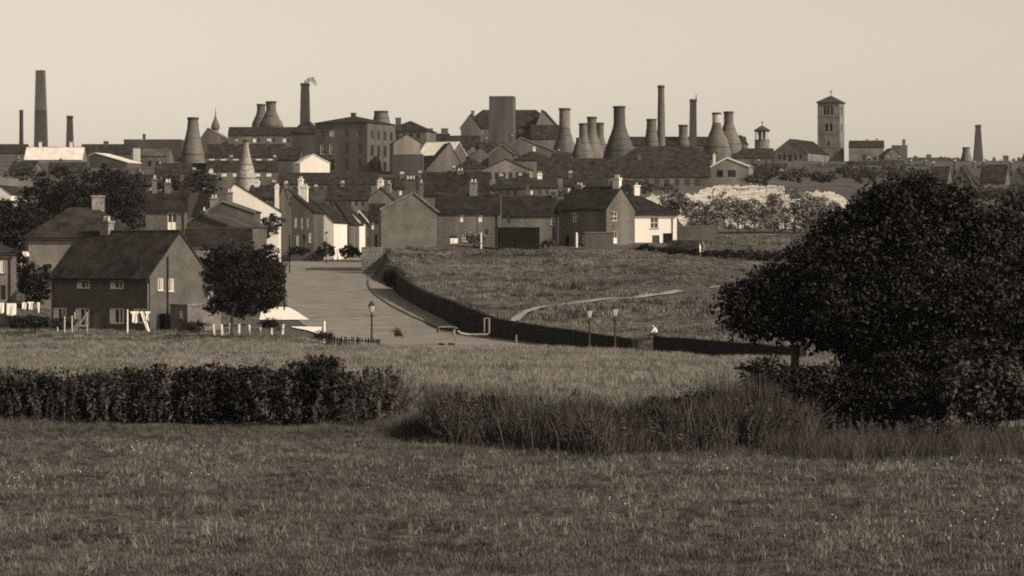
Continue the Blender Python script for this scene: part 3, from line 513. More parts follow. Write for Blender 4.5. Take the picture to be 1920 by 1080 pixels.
for nm, lab, x0, x1, ye, yr, D, yaw, rf_, wl_, ch in [
 ('cottage', 'low sooty cottage between the works house and the pale gabled workshop', 928, 986, 353, 338, 545, -6, 'gable', 'sooty', [(940,332,8,2),(975,331,7,2)]),
 ('cottage', 'cottage pair under the near end of the long pottery range', 988, 1046, 352, 336, 552, 4, 'gable', 'brick', [(1012,328,9,2,'white')]),
 ('cottage', 'cottage roof peeping over the sunlit end house', 1058, 1132, 348, 334, 560, 0, 'gable', 'brick_dark', [(1070,326,8,2)]),
 ('cottage', 'dark cottage below the flat topped dark workshop', 742, 798, 353, 334, 540, 8, 'gable', 'brick_dark', [(752,328,9,3),(786,326,8,2)]),
 ('cottage', 'small gabled cottage right behind the corner house with white panels', 700, 742, 376, 356, 520, -10, 'gablefront', 'brick', [(716,350,8,2)]),
 ('cottage', 'sooty lean house beside the isolated kiln works', 288, 330, 332, 316, 645, 0, 'gable', 'sooty', [(296,308,7,1)]),
 ('cottage', 'soot black cottage above the shrubs on the bank', 346, 402, 346, 329, 565, 6, 'gable', 'sooty', [(360,320,8,2),(392,322,7,2,'white')]),
 ('cottage', 'brick house standing below the church nave', 1408, 1470, 324, 309, 690, -14, 'gable', 'brick', [(1425,303,6,1)]),
 ('cottage', 'little gabled brick house between turret range and nave', 1448, 1484, 330, 314, 670, 10, 'gablefront', 'brick_pale', []),
 ('cottage', 'long low house at the foot of the church tower', 1510, 1584, 322, 310, 720, 0, 'gable', 'stone', [(1545,305,6,1)]),
 ('cottage', 'dark house under the crumbling church annex', 1596, 1656, 318, 304, 760, -6, 'gable', 'brick_dark', [(1632,298,6,2)]),
 ('cottage', 'house in the bushes below the low pale topped range', 1700, 1748, 324, 309, 740, 10, 'gable', 'brick', [(1712,303,6,1),(1740,303,6,1)]),
 ('cottage', 'dark roofed house between works house and corrugated shed', 836, 900, 340, 322, 600, -4, 'gable', 'brick', [(850,316,7,2)]),
 ('cottage', 'brick house at the grassy bank below the dark low range', 16, 62, 318, 304, 700, -10, 'gable', 'brick', [(30,298,6,1)]),
 ('cottage', 'house half hidden by the dark trees below the pale shed', 92, 160, 322, 306, 690, 6, 'gable', 'brick_dark', [(110,300,6,2)]),
 ('cottage', 'cottage on the scrub slope between pottery and white cottage', 1142, 1200, 356, 342, 560, -6, 'gable', 'brick', [(1160,336,7,2)]),
 ('cottage', 'cottage with worn white wall below the flat dark block', 246, 292, 346, 330, 520, -12, 'gable', 'brick', [(256,324,8,1,'white')]),
 ('cottage', 'roofs stacked behind the whitewashed gable', 462, 522, 372, 350, 480, -8, 'gable', 'brick_dark', [(478,342,9,2,'white'),(510,344,8,2)]),
 ('cottage', 'narrow house between the whitewashed gable and the long workshop', 520, 560, 374, 354, 500, 8, 'gablefront', 'brick', [(534,346,8,2)]),
 ('cottage', 'squat house at the far corner of the three storey factory', 742, 786, 318, 302, 668, -8, 'gable', 'brick', [(756,296,7,2)]),
 ('cottage', 'narrow gabled store against the big hall foundations', 868, 906, 290, 274, 735, 8, 'gablefront', 'brick', []),
 ('cottage', 'small pitched roof house at the foot of the last tapering chimney', 1822, 1862, 326, 312, 720, 12, 'gablefront', 'brick', [(1830,306,5,1)]),
 ('cottage', 'dark hipped cottage on the skyline past the short kiln', 1764, 1800, 312, 301, 800, -8, 'hip', 'brick_dark', [(1776,296,5,1)]),
 ('cottage', 'brick cottage in the bushes at the picture edge skyline', 1872, 1912, 324, 309, 760, -10, 'gablefront', 'brick', [(1880,303,5,2)]),
 ('cottage', 'pair of low roofs below the stepped brick block', 1656, 1700, 316, 302, 780, 6, 'gable', 'brick_dark', [(1668,297,5,1),(1690,296,5,1)]),
 ('cottage', 'sooty roof tucked in front of the square water tower', 900, 950, 282, 268, 760, 10, 'gable', 'sooty', [(912,262,6,1)]),
 ('cottage', 'low store leaning on the water tower base', 950, 986, 276, 263, 765, -12, 'gablefront', 'brick_dark', [(960,257,5,1)]),
 ('cottage', 'dark lean shed between the verge building and the kilns', 1030, 1068, 304, 290, 690, -12, 'gable', 'sooty', [(1048,284,6,1)])]:
    B(nm, lab, x0, x1, ye, yr, D, 7, yaw, rf_, wl_, 'tile' if wl_ != 'stone' else 'tile_mid', chim=ch, wins=[(x, ye+4, ye+13, 6, random.choice(['dark','dark','bright'])) for x in np.arange(x0+10, x1-6, 14)])

# ------------------------------------------------------------------ church
B('church_nave', 'church nave with broad gable front, arched openings and dark roof', 1449, 1514, 287, 261, 880, 22, -24, 'gablefront', 'stone', 'slate',
  wins=[(1462,290,298,5,'dark'),(1471,290,300,5,'dark'),(1481,290,302,6,'dark'),(1491,290,300,5,'dark'),(1500,290,298,5,'dark')], cat='church', verge='stone')
B('church_annex', 'crumbling stepped annex behind the church tower', 1592, 1656, 276, 265, 890, 12, -8, 'gable', 'stone', 'tile', cat='church', wins=[(1620,290,302,8,'dark'),(1640,294,306,8,'dark')], chim=[(1630,262,3,0,'stone'),(1648,261,3,0,'stone')])
def cross_part(root, z, r=.1, h=1.6):
    MB().tube([(0,0,z),(0,0,z+h)], r, 6).build('finial', M['iron'], root); MB().box(-.45,.45,-.08,.08,z+h*.6,z+h*.72).build('finial_arm', M['iron'], root)
def church_tower():
    D = 900; S = D/F; a = R(-18); wd = 40*S/math.cos(a); zb = HF(WX(1560,D), D)-1; h = WZ(194, D)-zb
    r = empty('church_tower', (WX(1558,D), D, zb), a, 'tall square church tower with shallow pyramid roof and paired belfry openings', 'church tower')
    mb = MB(); hw = wd/2; px = lambda y: WZ(y, D)-zb
    fr = [(-1.35,-.75,px(216),px(201)),(-.45,.15,px(216),px(201)),(.6,1.2,px(216),px(201)),(-.9,-.2,px(247),px(233)),(.3,1.0,px(247),px(233)),(-.25,.25,px(274),px(265))]
    for o, du, dn in (((-hw,-hw,0),(1,0,0),(0,-1,0)),((hw,-hw,0),(0,1,0),(1,0,0)),((hw,hw,0),(-1,0,0),(0,1,0)),((-hw,hw,0),(0,-1,0),(-1,0,0))):
        hl = [(hw+q[0]*1.15,hw+q[1]*1.15,q[2],q[3]) for q in fr]
        wall_face(mb, o, du, wd, h, hl, dn=dn, dep=.5)
        for q in hl:
            MB().obox(o, du, dn, q[0], q[1], -.55, -.45, q[2], q[3]).build('louvre', M['wood_dark'], r)
    mb.build('wall', M['stone'], r)
    o = .45; zt = WZ(179, D)-zb
    MB().add([(-hw-o,-hw-o,h+.01),(hw+o,-hw-o,h+.01),(hw+o,hw+o,h+.01),(-hw-o,hw+o,h+.01),(-hw-o,-hw-o,h+.3),(hw+o,-hw-o,h+.3),(hw+o,hw+o,h+.3),(-hw-o,hw+o,h+.3),(0,0,zt)],
        [(3,2,1,0),(0,1,5,4),(1,2,6,5),(2,3,7,6),(3,0,4,7),(4,5,8),(5,6,8),(6,7,8),(7,4,8)]).build('roof', M['tile_mid'], r)
    for yy in (220, 252, 278):
        z = px(yy); m2 = MB()
        for q in ((-hw-.1,hw+.1,-hw-.1,-hw+.002),(hw-.002,hw+.1,-hw+.002,hw+.1),(-hw-.1,hw-.002,hw-.002,hw+.1),(-hw-.1,-hw+.002,-hw+.002,hw-.002)): m2.box(*q, z, z+.25)
        m2.build('string_course', M['brick_pale'], r)
    b = hw+.2
    for sx in (-1, 1): MB().prism([(0,0),(1.0,0),(0,px(262))], (sx*hw*.98,-hw+.3 if sx < 0 else -hw+.3,0), (sx,0,0), (0,0,1), (0,.9,0)).build('buttress', M['stone'], r)
    cross_part(r, zt)
church_tower()
def turret():
    D = 870; S = D/F; zb = HF(WX(1429,D), D)-1; r = empty('church_turret', (WX(1429,D), D, zb), 0, 'small round arcaded turret with conical cap and ball finial', 'turret')
    px = lambda y: WZ(y, D)-zb; rr = 14*S
    MB().lathe([(rr,0),(rr,px(263)),(rr+.15,px(263)),(rr+.15,px(262))], 16).build('wall', M['stone'], r)
    MB().lathe([(rr*.62,px(263)),(rr*.62,px(246))], 12).build('core', M['sooty'], r)
    for k in range(10):
        q = 2*math.pi*k/10 + .2; MB().lathe([(.19,px(262)),(.16,px(261)),(.16,px(249)),(.22,px(247))], 8, rr*.9*math.cos(q), rr*.9*math.sin(q)).build('column', M['white_worn'], r)
    MB().lathe([(rr,px(247)),(rr+.05,px(245.5)),(rr+.3,px(245.5)),(rr+.3,px(244.5)),(.12,px(235))], 16).build('roof', M['tile_mid'], r)
    MB().lathe([(.08,px(235)),(.08,px(231.5)),(.3,px(230.5)),(.3,px(229.5)),(.05,px(228.5)),(.05,px(225.5))], 10).build('finial', M['iron'], r)
turret()
def cupola():
    D = 803; zb = WZ(252, D); r = empty('cupola', (WX(404,D), D, zb), 0, 'small onion domed cupola with thin spire on the gabled hall roof', 'cupola'); px = lambda y: WZ(y, D)-zb; S = D/F
    MB().lathe([(7*S,px(254)),(6*S,px(245)),(5.5*S,px(243))], 10).build('drum', M['wood'], r)
    MB().lathe([(6*S,px(243)),(8.3*S,px(240)),(8.3*S,px(238)),(7.6*S,px(234)),(5*S,px(228)),(2.4*S,px(222)),(1.3*S,px(217))], 14).build('dome', M['copper'], r, True)
    MB().lathe([(.9*S,px(217)),(.7*S,px(212)),(1.2*S,px(210)),(.4*S,px(208)),(.3*S,px(201))], 8).build('spire', M['iron'], r)
cupola()

# ------------------------------------------------------------------ bottle kilns and chimneys
KG = 'bottle kilns on the skyline'; CG = 'factory chimneys on the skyline'
def kiln(label, cx, yt, nw, bw_, yb, D, nk=.22, p=1.7, m='kiln', neckm=None, bands=2):
    S = D/F; zb = min(HF(WX(cx,D), D)-.5, WZ(yb,D)); h = WZ(yt,D)-zb; rn = nw*S/2; rb = bw_*S/2; hb = WZ(yb,D)-zb
    r = empty('bottle_kiln', (WX(cx,D), D, zb), 0, label, 'bottle kiln', KG)
    r.rotation_euler = (R(random.uniform(-.7,.7)), R(random.uniform(-.9,.9)), random.random())
    f = lambda t: rn + (rb-rn)*(.2*(1-t)**(p*.8) + .8*(1-float(sm(0,1,t**1.08))))
    hn = hb + (h-hb)*(1-nk); prof = [(rb*1.02,0),(rb,hb)] + [(float(f(i/14))*random.uniform(.965,1.035), hb+(hn-hb)*i/14) for i in range(1, 15)]
    body = MB().lathe(prof + ([(rn*.97,h-.5)] if not neckm else []), 28).build('body', M[m], r, True)
    if neckm: MB().lathe([(rn+.015,hn+.01),(rn*.985,h-.5)], 28).build('neck', M[neckm], r, True)
    MB().lathe([(rn*1.0,h-.52),(rn*1.12,h-.42),(rn*1.12,h-.08),(rn*1.02,h),(rn*.8,h),(rn*.8,h-.6)], 28, cap=False).build('rim', M['sooty'], r, True)
    for k in range(bands):
        t = (k+.5+random.uniform(-.3,.3))/bands*.85; z = hb+(hn-hb)*t; q = float(f(t))*1.01
        MB().lathe([(q+.0,z-.05),(q+.04,z-.05),(q+.04,z+.05),(q,z+.05)], 28, cap=False).build('iron_band', M['iron'], r)
    return r
def chimney(label, cx, yt, tw, yb, bw_, D, sq=False, m='sooty', lower=None, ysplit=None, cap=True, yaw=0):
    S = D/F; zb = min(HF(WX(cx,D), D)-.5, WZ(yb,D)); h = WZ(yt,D)-zb; r_lean = R(random.uniform(-.5,.5)); n = 4 if sq else 20; k = math.sqrt(2) if sq else 1; rot = math.pi/4 if sq else 0
    rt = tw*S/2*k; rb = bw_*S/2*k; hb = WZ(yb,D)-zb
    r = empty('factory_chimney', (WX(cx,D), D, zb), R(yaw), label, 'chimney', CG); r.rotation_euler[1] = r_lean; rad = lambda z: rb + (rt-rb)*max(0, (z-hb)/(h-hb)); ch = .8 if cap else 0
    if lower:
        zs = WZ(ysplit, D)-zb; MB().lathe([(rb,0),(rad(zs),zs)], n, rot=rot).build('lower_shaft', M[lower], r, not sq); MB().lathe([(rad(zs)+.0,zs+.004),(rt,h-ch)], n, rot=rot).build('shaft', M[m], r, not sq)
    else: MB().lathe([(rb,0),(rb,hb)] + [((rb+(rt-rb)*t)*random.uniform(.965,1.035), hb+(h-ch-hb)*t) for t in (.12,.25,.4,.55,.68,.8,.9)] + [(rt,h-ch)], n, rot=rot).build('shaft', M[m], r, not sq)
    if cap: MB().lathe([(rt,h-ch+.003),(rt*1.14,h-.6),(rt*1.14,h-.15),(rt*1.02,h),(rt*.75,h),(rt*.75,h-.4)], n, rot=rot).build('cap', M['sooty'], r, not sq)
    return r
kiln('isolated broad kiln standing beside the flat roofed block', 361, 220, 20, 46, 308, 715, .12, 1.15)
kiln('darker rear kiln of the close pair above the long low works', 488, 195, 16, 36, 242, 800, .25, 1.4)
kiln('paler front kiln of the close pair above the long low works', 509, 190, 19, 48, 242, 790, .3, 1.5)
kiln('slender palish kiln half sunk among terraced houses', 462, 262, 11, 40, 348, 560, .15, 1.1, 'kiln_buff', bands=2)
kiln('truncated kiln top showing above the factory roof', 716, 208, 25, 32, 228, 780, .1, 1.0, bands=1)
kiln('tall kiln with a pale banded neck next to the dark hall annex', 1059, 203, 21, 52, 300, 745, .38, 1.3, neckm='brick_pale')
kiln('small dark cone leaning against the pale necked kiln', 1084, 258, 8, 24, 300, 735, .05, 1.0, 'sooty', bands=2)
kiln('first narrow kiln of the trio beside the small dark cone', 1095, 231, 16, 38, 298, 765, .3, 1.3)
kiln('tallest middle kiln of the narrow trio', 1109, 219, 18, 48, 298, 772, .3, 1.3)
kiln('last narrow kiln of the trio next to the widest kiln', 1125, 230, 14, 36, 298, 780, .3, 1.3)
kiln('widest dark kiln with bold iron bands over the long pottery range', 1162, 199, 22, 64, 301, 740, .3, 1.25, 'sooty_kiln', bands=5)
kiln('squat rear kiln touching the tall round chimney', 1222, 223, 18, 28, 274, 790, .2, 1.2)
kiln('stub kiln between the tall round and the square chimney', 1281, 234, 17, 24, 274, 770, .45, 1.3)
kiln('kiln with a white limewashed neck beside the church turret range', 1344, 211, 16, 54, 288, 740, .25, 1.35, neckm='kiln_pale')
kiln('plain rear kiln behind the white necked one', 1367, 209, 18, 48, 275, 765, .3, 1.4)
kiln('short kiln next to the last tapering chimney', 1812, 276, 13, 26, 312, 850, .1, 1.1)
kiln('dark kiln cut by the picture edge at the last houses', 1926, 272, 10, 34, 316, 840, .2, 1.3, 'brick')
chimney('thin dark iron chimney beside the pale roofed shed', 40, 206, 7, 296, 9, 850, m='iron')
chimney('tallest square chimney with a sooty lower half', 77, 132, 16, 276, 24, 860, True, 'brick', 'sooty', 207, cap=False)
chimney('short square chimney at the end of the pale roofed shed', 131, 217, 10, 278, 13, 850, True)
chimney('square smoking chimney beside the three storey factory', 572, 156, 15, 226, 18, 770, True)
chimney('tall slim round chimney among the kilns', 1240, 160, 12, 274, 16, 790, m='brick')
chimney('dark square chimney with a lightning rod behind the stub kiln', 1299, 186, 12, 272, 14, 800, True)
chimney('last tapering square chimney near the short kiln', 1834, 234, 9, 314, 18, 860, True)
# lightning rod belongs to its chimney
rod = [o for o in bpy.data.objects if o.get('label', '').startswith('dark square chimney with a lightning')][0]
MB().tube([(.8,0,WZ(186,800)-rod.location.z-.5),(.8,0,WZ(178,800)-rod.location.z)], .12, 6).build('lightning_rod', M['iron'], rod)

# ------------------------------------------------------------------ boundary wall of the pasture
def stone_wall(label, pts):
    """curving dark stone wall, coping stones one by one"""
    plan = resample([(WX(p, D), D) for p, y, D in pts], 1.6); d = np.array([p[2] for p in pts], float)[::-1]; zt = np.array([WZ(y, D) for p, y, D in pts])[::-1]
    r = empty('stone_wall', (plan[0][0], plan[0][1], HF(*plan[0])), 0, label, 'stone wall'); bx, by, bz = r.location
    off = offset(plan, .45); n = len(plan); mb = MB(); top = np.interp(plan[:,1], d, zt) + (vnoise(np.arange(n)*.9, 0*np.arange(n), 8)-.5)*.1
    for i in range(n):
        a, b = plan[i], off[i]; g = min(HF(*a), HF(*b)) - .5
        mb.v += [(a[0]-bx,a[1]-by,g-bz),(a[0]-bx,a[1]-by,top[i]-bz),(b[0]-bx,b[1]-by,top[i]-bz),(b[0]-bx,b[1]-by,g-bz)]
    for i in range(n-1):
        j = i*4; mb.f += [(j,j+4,j+5,j+1),(j+1,j+5,j+6,j+2),(j+2,j+6,j+7,j+3)]
    mb.f += [(0,1,2,3), (n*4-4,n*4-1,n*4-2,n*4-3)]
    mb.build('wall_body', M['stone_dark'], r)
    for i in range(n-1):
        a = Vector((*plan[i], top[i]+.005)); b = Vector((*plan[i+1], top[i+1]+.005)); t = (b-a); L_ = t.length; t.normalize(); nn = Vector((-t.y, t.x, 0)); o = a-Vector((bx,by,bz))
        q = .05*random.random(); m2 = MB(); P = lambda u, v, z: o + t*u + nn*v + Vector((0,0,z))
        m2.add([P(.02,-.04,0),P(L_-.02,-.04,0),P(L_-.02,.5,0),P(.02,.5,0),P(.04,.0,.13+q),P(L_-.05,.0,.13+q),P(L_-.05,.45,.13+q),P(.04,.45,.13+q)], [(0,3,2,1),(4,5,6,7),(0,1,5,4),(1,2,6,5),(2,3,7,6),(3,0,4,7)])
        m2.build('coping_stone', M['stone_dark'], r)
    return r
stone_wall('long dark stone wall curving from the street round the rough pasture', WALL)
stone_wall('shorter dark stone wall running from the sitting person to the big tree', WALL2)
# rough stone pier at the street end
q = Vector((WX(698,392), 392, WZ(503,392))); r = empty('stone_pier', (q.x, q.y, q.z-.3), R(4), 'square rough stone pier at the top of the road', 'pier')
hh = WZ(463, q.y) - q.z + .3; ww = 40*q.y/F; zz = 0; k = 0
while zz < hh-.05:                                  # courses of separate stones on four sides
    ch = min(.5, hh-zz); nst = 5; e = 0 if k % 2 else .5; cuts = [0] + [ (i+e+random.uniform(-.12,.12))/nst for i in range(0 if e else 1, nst)] + [1]
    cuts = sorted(set(max(0,min(1,c)) for c in cuts))
    for a, b in zip(cuts[:-1], cuts[1:]):
        if b-a < .04: continue
        j = random.uniform(0,.06); MB().box((a-.5)*ww+.015, (b-.5)*ww-.015, -j, 2.2+j, zz+.015, zz+ch-.01).build('stone', M['stone' if random.random() < .75 else 'brick_pale'], r)
    zz += ch; k += 1
MB().box(-.5*ww+.05, .5*ww-.05, .05, 2.1, 0, hh-.02).build('core', M['stone_dark'], r)

# ------------------------------------------------------------------ foliage
def rand_dirs(n): 
    v = rng.normal(size=(n,3)); return v/np.linalg.norm(v, axis=1)[:,None]
def leaf_mesh(name, Cn, size, m, up=.0, aspect=.6, N=None):
    n = len(Cn); d = rand_dirs(n)
    if N is not None: q = N*.8 + 1.25*rand_dirs(n); d = np.cross(q, d)
    d[:,2] += up; d /= np.linalg.norm(d, axis=1)[:,None]
    e = np.cross(d, rand_dirs(n) if N is None else q); e /= np.linalg.norm(e, axis=1)[:,None]+1e-9
    sz = size*rng.uniform(.6, 1.4, n)[:,None]; nrm = np.cross(d, e)
    V = np.empty((n,4,3)); V[:,0] = Cn - d*sz*.5; V[:,1] = Cn + e*sz*aspect*.5 + nrm*sz*.1; V[:,2] = Cn + d*sz*.5; V[:,3] = Cn - e*sz*aspect*.5 + nrm*sz*.1
    return fastmesh(name, V.reshape(-1,3), np.arange(n*4).reshape(n,4), m)
def crown_points(blobs, n, clump, seed, inner=.25, per=45):
    g = np.random.default_rng(seed); bl = np.array(blobs, float); ar = (bl[:,3]*bl[:,4]+bl[:,4]*bl[:,5]+bl[:,3]*bl[:,5]); ar /= ar.sum()
    nc = max(4, int(n*(1-inner)/per)); bi = g.choice(len(bl), nc, p=ar); d = g.normal(size=(nc,3)); d /= np.linalg.norm(d, axis=1)[:,None]
    rr = 1 - np.abs(g.normal(size=nc))*.14 + g.normal(size=nc)*.085
    cc = bl[bi,:3] + bl[bi,3:]*d*rr[:,None]; pt = np.repeat(cc, per, 0); k = len(pt); dn_ = np.repeat(d, per, 0)
    sc = np.repeat(clump*g.uniform(.5, 1.3, nc), per)[:,None]; o = g.normal(size=(k,3))*sc*np.array([.5,.5,.3]); pt = pt + o
    ni = int(n*inner); bi = g.choice(len(bl), ni, p=ar); d = g.normal(size=(ni,3)); d /= np.linalg.norm(d, axis=1)[:,None]
    P_ = np.concatenate([pt, bl[bi,:3] + bl[bi,3:]*d*(g.random(ni)**.5)[:,None]*.85])
    on = o/(np.linalg.norm(o, axis=1)[:,None]+1e-6); return P_, np.concatenate([.75*dn_ + .6*on + np.array([0,0,.35]), d])
def tree(name, label, cat, group, base, blobs, n, leaf, m, trunk=.25, clump=.6, seed=1, limbs=6, tm='bark', minz=.05, inner=.25, lobes=0):
    """blobs in metres relative to the foot: (x,y,z,rx,ry,rz)"""
    r = empty(name, base, 0, label, cat, group)
    if lobes:                              # smaller boughs standing out of the main masses
        gl = np.random.default_rng(seed+500); src = np.array(blobs, float); src[:,3:] *= .9; ex = []
        for b in src:
            for _ in range(lobes):
                d = gl.normal(size=3); d[2] = abs(d[2])*.9-.15; d /= np.linalg.norm(d); s_ = gl.uniform(.18,.42)
                ex.append(np.r_[b[:3] + d*b[3:]*gl.uniform(.9,1.12), b[3:]*s_*np.array([1.15,1.15,.75])])
        blobs = np.concatenate([src, np.array(ex)])
    bl = np.array(blobs, float)
    pts, nrm = crown_points(blobs, n, clump, seed, inner); ok = pts[:,2] > minz; pts = pts[ok]; nrm = nrm[ok]
    link('crown', leaf_mesh('crown', pts, leaf, M[m], N=nrm), r)
    if trunk:
        g = random.Random(seed); c = bl[:,:3].mean(0); top = Vector((c[0]*.5, c[1]*.5, max(.6, c[2]))); mb = MB()
        mb.tube([(0,0,-.3), (top.x*.15, top.y*.15, top.z*.35), tuple(top*.75), tuple(top)], [trunk*1.3, trunk, trunk*.75, trunk*.4], 10)
        r2 = mb.build('trunk', M[tm], r, True)
        for i in range(min(limbs, len(bl)*2)):
            b = bl[i % len(bl)]; st = top*g.uniform(.4,.9); en = Vector(b[:3]) + Vector((g.uniform(-.4,.4)*b[3], g.uniform(-.4,.4)*b[4], g.uniform(-.1,.5)*b[5])); md = (st+en)/2 + Vector((0,0,.15))
            MB().tube([st, md, en], [trunk*.4, trunk*.25, trunk*.08], 6).build('limb', M[tm], r, True)
    return r
def pix_blobs(D, base, items, ry=.8):
    """ellipsoids given by column, row, half width, half height in pixels at distance D"""
    S = D/F; return [(WX(px,D)-base[0], dy, WZ(py,D)-base[2], rx*S, rx*S*ry, rz*S) for px, py, rx, rz, dy in items]

# the big tree
b0 = (WX(1640,101), 101.0, HF(WX(1640,101), 101)); 
items = [(1690,425,80,85,0),(1640,470,120,95,.5),(1745,450,90,100,.5),(1560,520,90,80,-.3),(1490,560,75,52,0),(1425,585,62,40,0),(1395,560,32,26,0),(1600,590,110,70,-.6),(1720,590,140,120,-.8),(1840,470,80,80,1),(1905,500,85,105,1.2),(1860,600,120,110,0),(1800,690,110,80,-1.0),(1930,680,110,100,0),(1640,660,110,70,0.3),(1710,372,42,34,0),(1790,395,60,50,.6),(1780,362,26,22,.2),(1655,362,26,20,0),(1730,348,24,16,0),(1610,405,22,20,0),(1535,470,30,24,0),(1470,520,30,22,0),(1410,545,26,18,0),(1372,590,22,20,0),(1388,612,26,14,0),(1440,630,40,16,0),(1590,440,50,40,.3),(1545,615,80,45,.8),(1640,400,45,32,.2)]
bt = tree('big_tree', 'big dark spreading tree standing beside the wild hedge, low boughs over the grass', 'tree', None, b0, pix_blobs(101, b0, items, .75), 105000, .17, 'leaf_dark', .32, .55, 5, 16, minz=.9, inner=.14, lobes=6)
MB().tube([(WX(1492,101)-b0[0],.3,-.2),(WX(1489,101)-b0[0],.3,1.4),(WX(1494,101)-b0[0],.3,3.0)],[.2,.17,.13],8).build('trunk', M['bark'], bt, True)
MB().tube([(.5,.5,-.3),(.8,.5,1.5),(1.3,.5,3.5)],[.25,.2,.1],8).build('trunk', M['bark'], bt, True)
def bush(label, px, py, rx, ry_, D, n, leaf, m, seed, clump=.35, name='bush', group=None, flat=.8, cat='bush', trunk=0):
    S = D/F; x = WX(px,D); base = (x, D, HF(x,D)); z = WZ(py,D)-base[2]; g = random.Random(seed)
    bl = [(0,0,max(z,ry_*S*.6),rx*S*.8,rx*S*flat,ry_*S*.85)]
    for k in range(5):
        bl.append(((k-2)/2*rx*S*.62 + g.uniform(-.1,.1)*rx*S, g.uniform(-.3,.3)*rx*S*flat, max(.2, z+g.uniform(-.35,.35)*ry_*S), rx*S*.42, rx*S*.4*flat, ry_*S*g.uniform(.5,.7)))
    return tree(name, label, cat, group, base, bl, n, leaf, m, trunk, clump, seed, 3)
b2 = (WX(1890,119), 119.0, HF(WX(1890,119),119)); tree('rear_tree', 'greyer leafy tree behind the big tree, cut by the picture edge', 'tree', None, b2, pix_blobs(119, b2, [(1880,440,75,55,0),(1835,420,45,36,0),(1930,400,60,45,0),(1900,520,80,80,0),(1960,470,60,90,0)], .8), 20000, .2, 'leaf', .25, .45, 6, 6, minz=.6)
# dark undergrowth in the shade of the big tree and leafy weeds beside it
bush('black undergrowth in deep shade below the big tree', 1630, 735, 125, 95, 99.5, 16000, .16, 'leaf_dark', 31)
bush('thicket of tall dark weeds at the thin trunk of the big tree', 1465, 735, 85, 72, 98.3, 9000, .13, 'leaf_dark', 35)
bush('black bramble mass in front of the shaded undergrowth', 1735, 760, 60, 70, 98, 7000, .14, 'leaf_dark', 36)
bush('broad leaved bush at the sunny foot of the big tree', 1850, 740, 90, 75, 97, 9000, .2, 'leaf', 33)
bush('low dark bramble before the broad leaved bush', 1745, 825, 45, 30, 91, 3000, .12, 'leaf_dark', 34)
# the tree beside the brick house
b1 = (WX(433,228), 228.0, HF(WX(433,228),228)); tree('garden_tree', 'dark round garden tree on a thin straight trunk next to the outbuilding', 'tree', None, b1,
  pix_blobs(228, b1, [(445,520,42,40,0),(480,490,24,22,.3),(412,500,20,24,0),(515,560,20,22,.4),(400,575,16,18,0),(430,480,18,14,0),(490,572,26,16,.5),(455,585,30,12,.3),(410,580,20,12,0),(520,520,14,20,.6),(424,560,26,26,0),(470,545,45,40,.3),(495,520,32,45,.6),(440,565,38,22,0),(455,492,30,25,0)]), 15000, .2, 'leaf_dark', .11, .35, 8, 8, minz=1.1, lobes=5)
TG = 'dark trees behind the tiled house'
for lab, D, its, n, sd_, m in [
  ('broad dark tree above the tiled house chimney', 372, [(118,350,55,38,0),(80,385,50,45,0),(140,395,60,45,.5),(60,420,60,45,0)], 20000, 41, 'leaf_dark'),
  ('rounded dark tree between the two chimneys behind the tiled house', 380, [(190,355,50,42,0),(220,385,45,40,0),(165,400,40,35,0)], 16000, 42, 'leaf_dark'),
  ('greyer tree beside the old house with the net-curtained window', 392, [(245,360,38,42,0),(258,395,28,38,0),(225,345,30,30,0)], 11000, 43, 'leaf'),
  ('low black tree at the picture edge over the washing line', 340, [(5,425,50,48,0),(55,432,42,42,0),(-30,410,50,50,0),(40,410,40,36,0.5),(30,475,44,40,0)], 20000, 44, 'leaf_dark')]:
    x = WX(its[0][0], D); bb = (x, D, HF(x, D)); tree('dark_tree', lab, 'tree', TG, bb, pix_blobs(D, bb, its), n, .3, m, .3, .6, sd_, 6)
SH = 'shrubs between houses and road'
for a in [('dark shrub against the slate cottage wall', 402, 510, 36, 55, 256, 7000, .24, 'leaf_dark', 51),('tall dark shrub at the top of the side road', 502, 515, 34, 70, 262, 9000, .24, 'leaf_dark', 52),
  ('rounded shrub behind the garden tree', 450, 480, 42, 36, 290, 6000, .24, 'leaf', 53),('shrub climbing the whitewashed gable', 505, 425, 26, 26, 400, 2500, .28, 'leaf', 54),
  ('dark bush at the foot of the narrow white street house', 611, 472, 24, 16, 444, 1800, .28, 'leaf_dark', 55),('dark bush beside the rough stone pier', 655, 472, 30, 16, 446, 2000, .28, 'leaf_dark', 56),
  ('shrubs on the bank above the old house', 375, 345, 42, 28, 420, 3500, .3, 'leaf', 57),('grey bush between the flat block and the old house', 318, 345, 30, 22, 430, 2500, .3, 'leaf', 58),
  ('low bush under the outbuilding window', 362, 612, 26, 12, 243, 1500, .14, 'leaf_dark', 59),('ragged garden bush under the washing line', 60, 603, 42, 14, 240, 2500, .16, 'leaf_dark', 60),
  ('garden bush in front of the french window', 118, 606, 26, 12, 241, 1500, .16, 'leaf', 61),('low black bush at the end of the dark picket fence', 608, 632, 18, 9, 214, 1200, .12, 'leaf_dark', 62),
  ('small black bush on the verge of the road', 745, 626, 7, 10, 212, 500, .1, 'leaf_dark', 63),('dark clump growing below the white concrete road', 505, 608, 20, 10, 236, 1200, .14, 'leaf_dark', 64),
  ('ivy mound at the far end of the curving stone wall', 738, 522, 19, 21, 331, 4500, .18, 'leaf_dark', 65),('dark growth in front of the street houses', 560, 470, 18, 12, 420, 1200, .25, 'leaf_dark', 66)]:
    bush(*a, group=SH)
FG = 'pale trees before the white spoil bank'
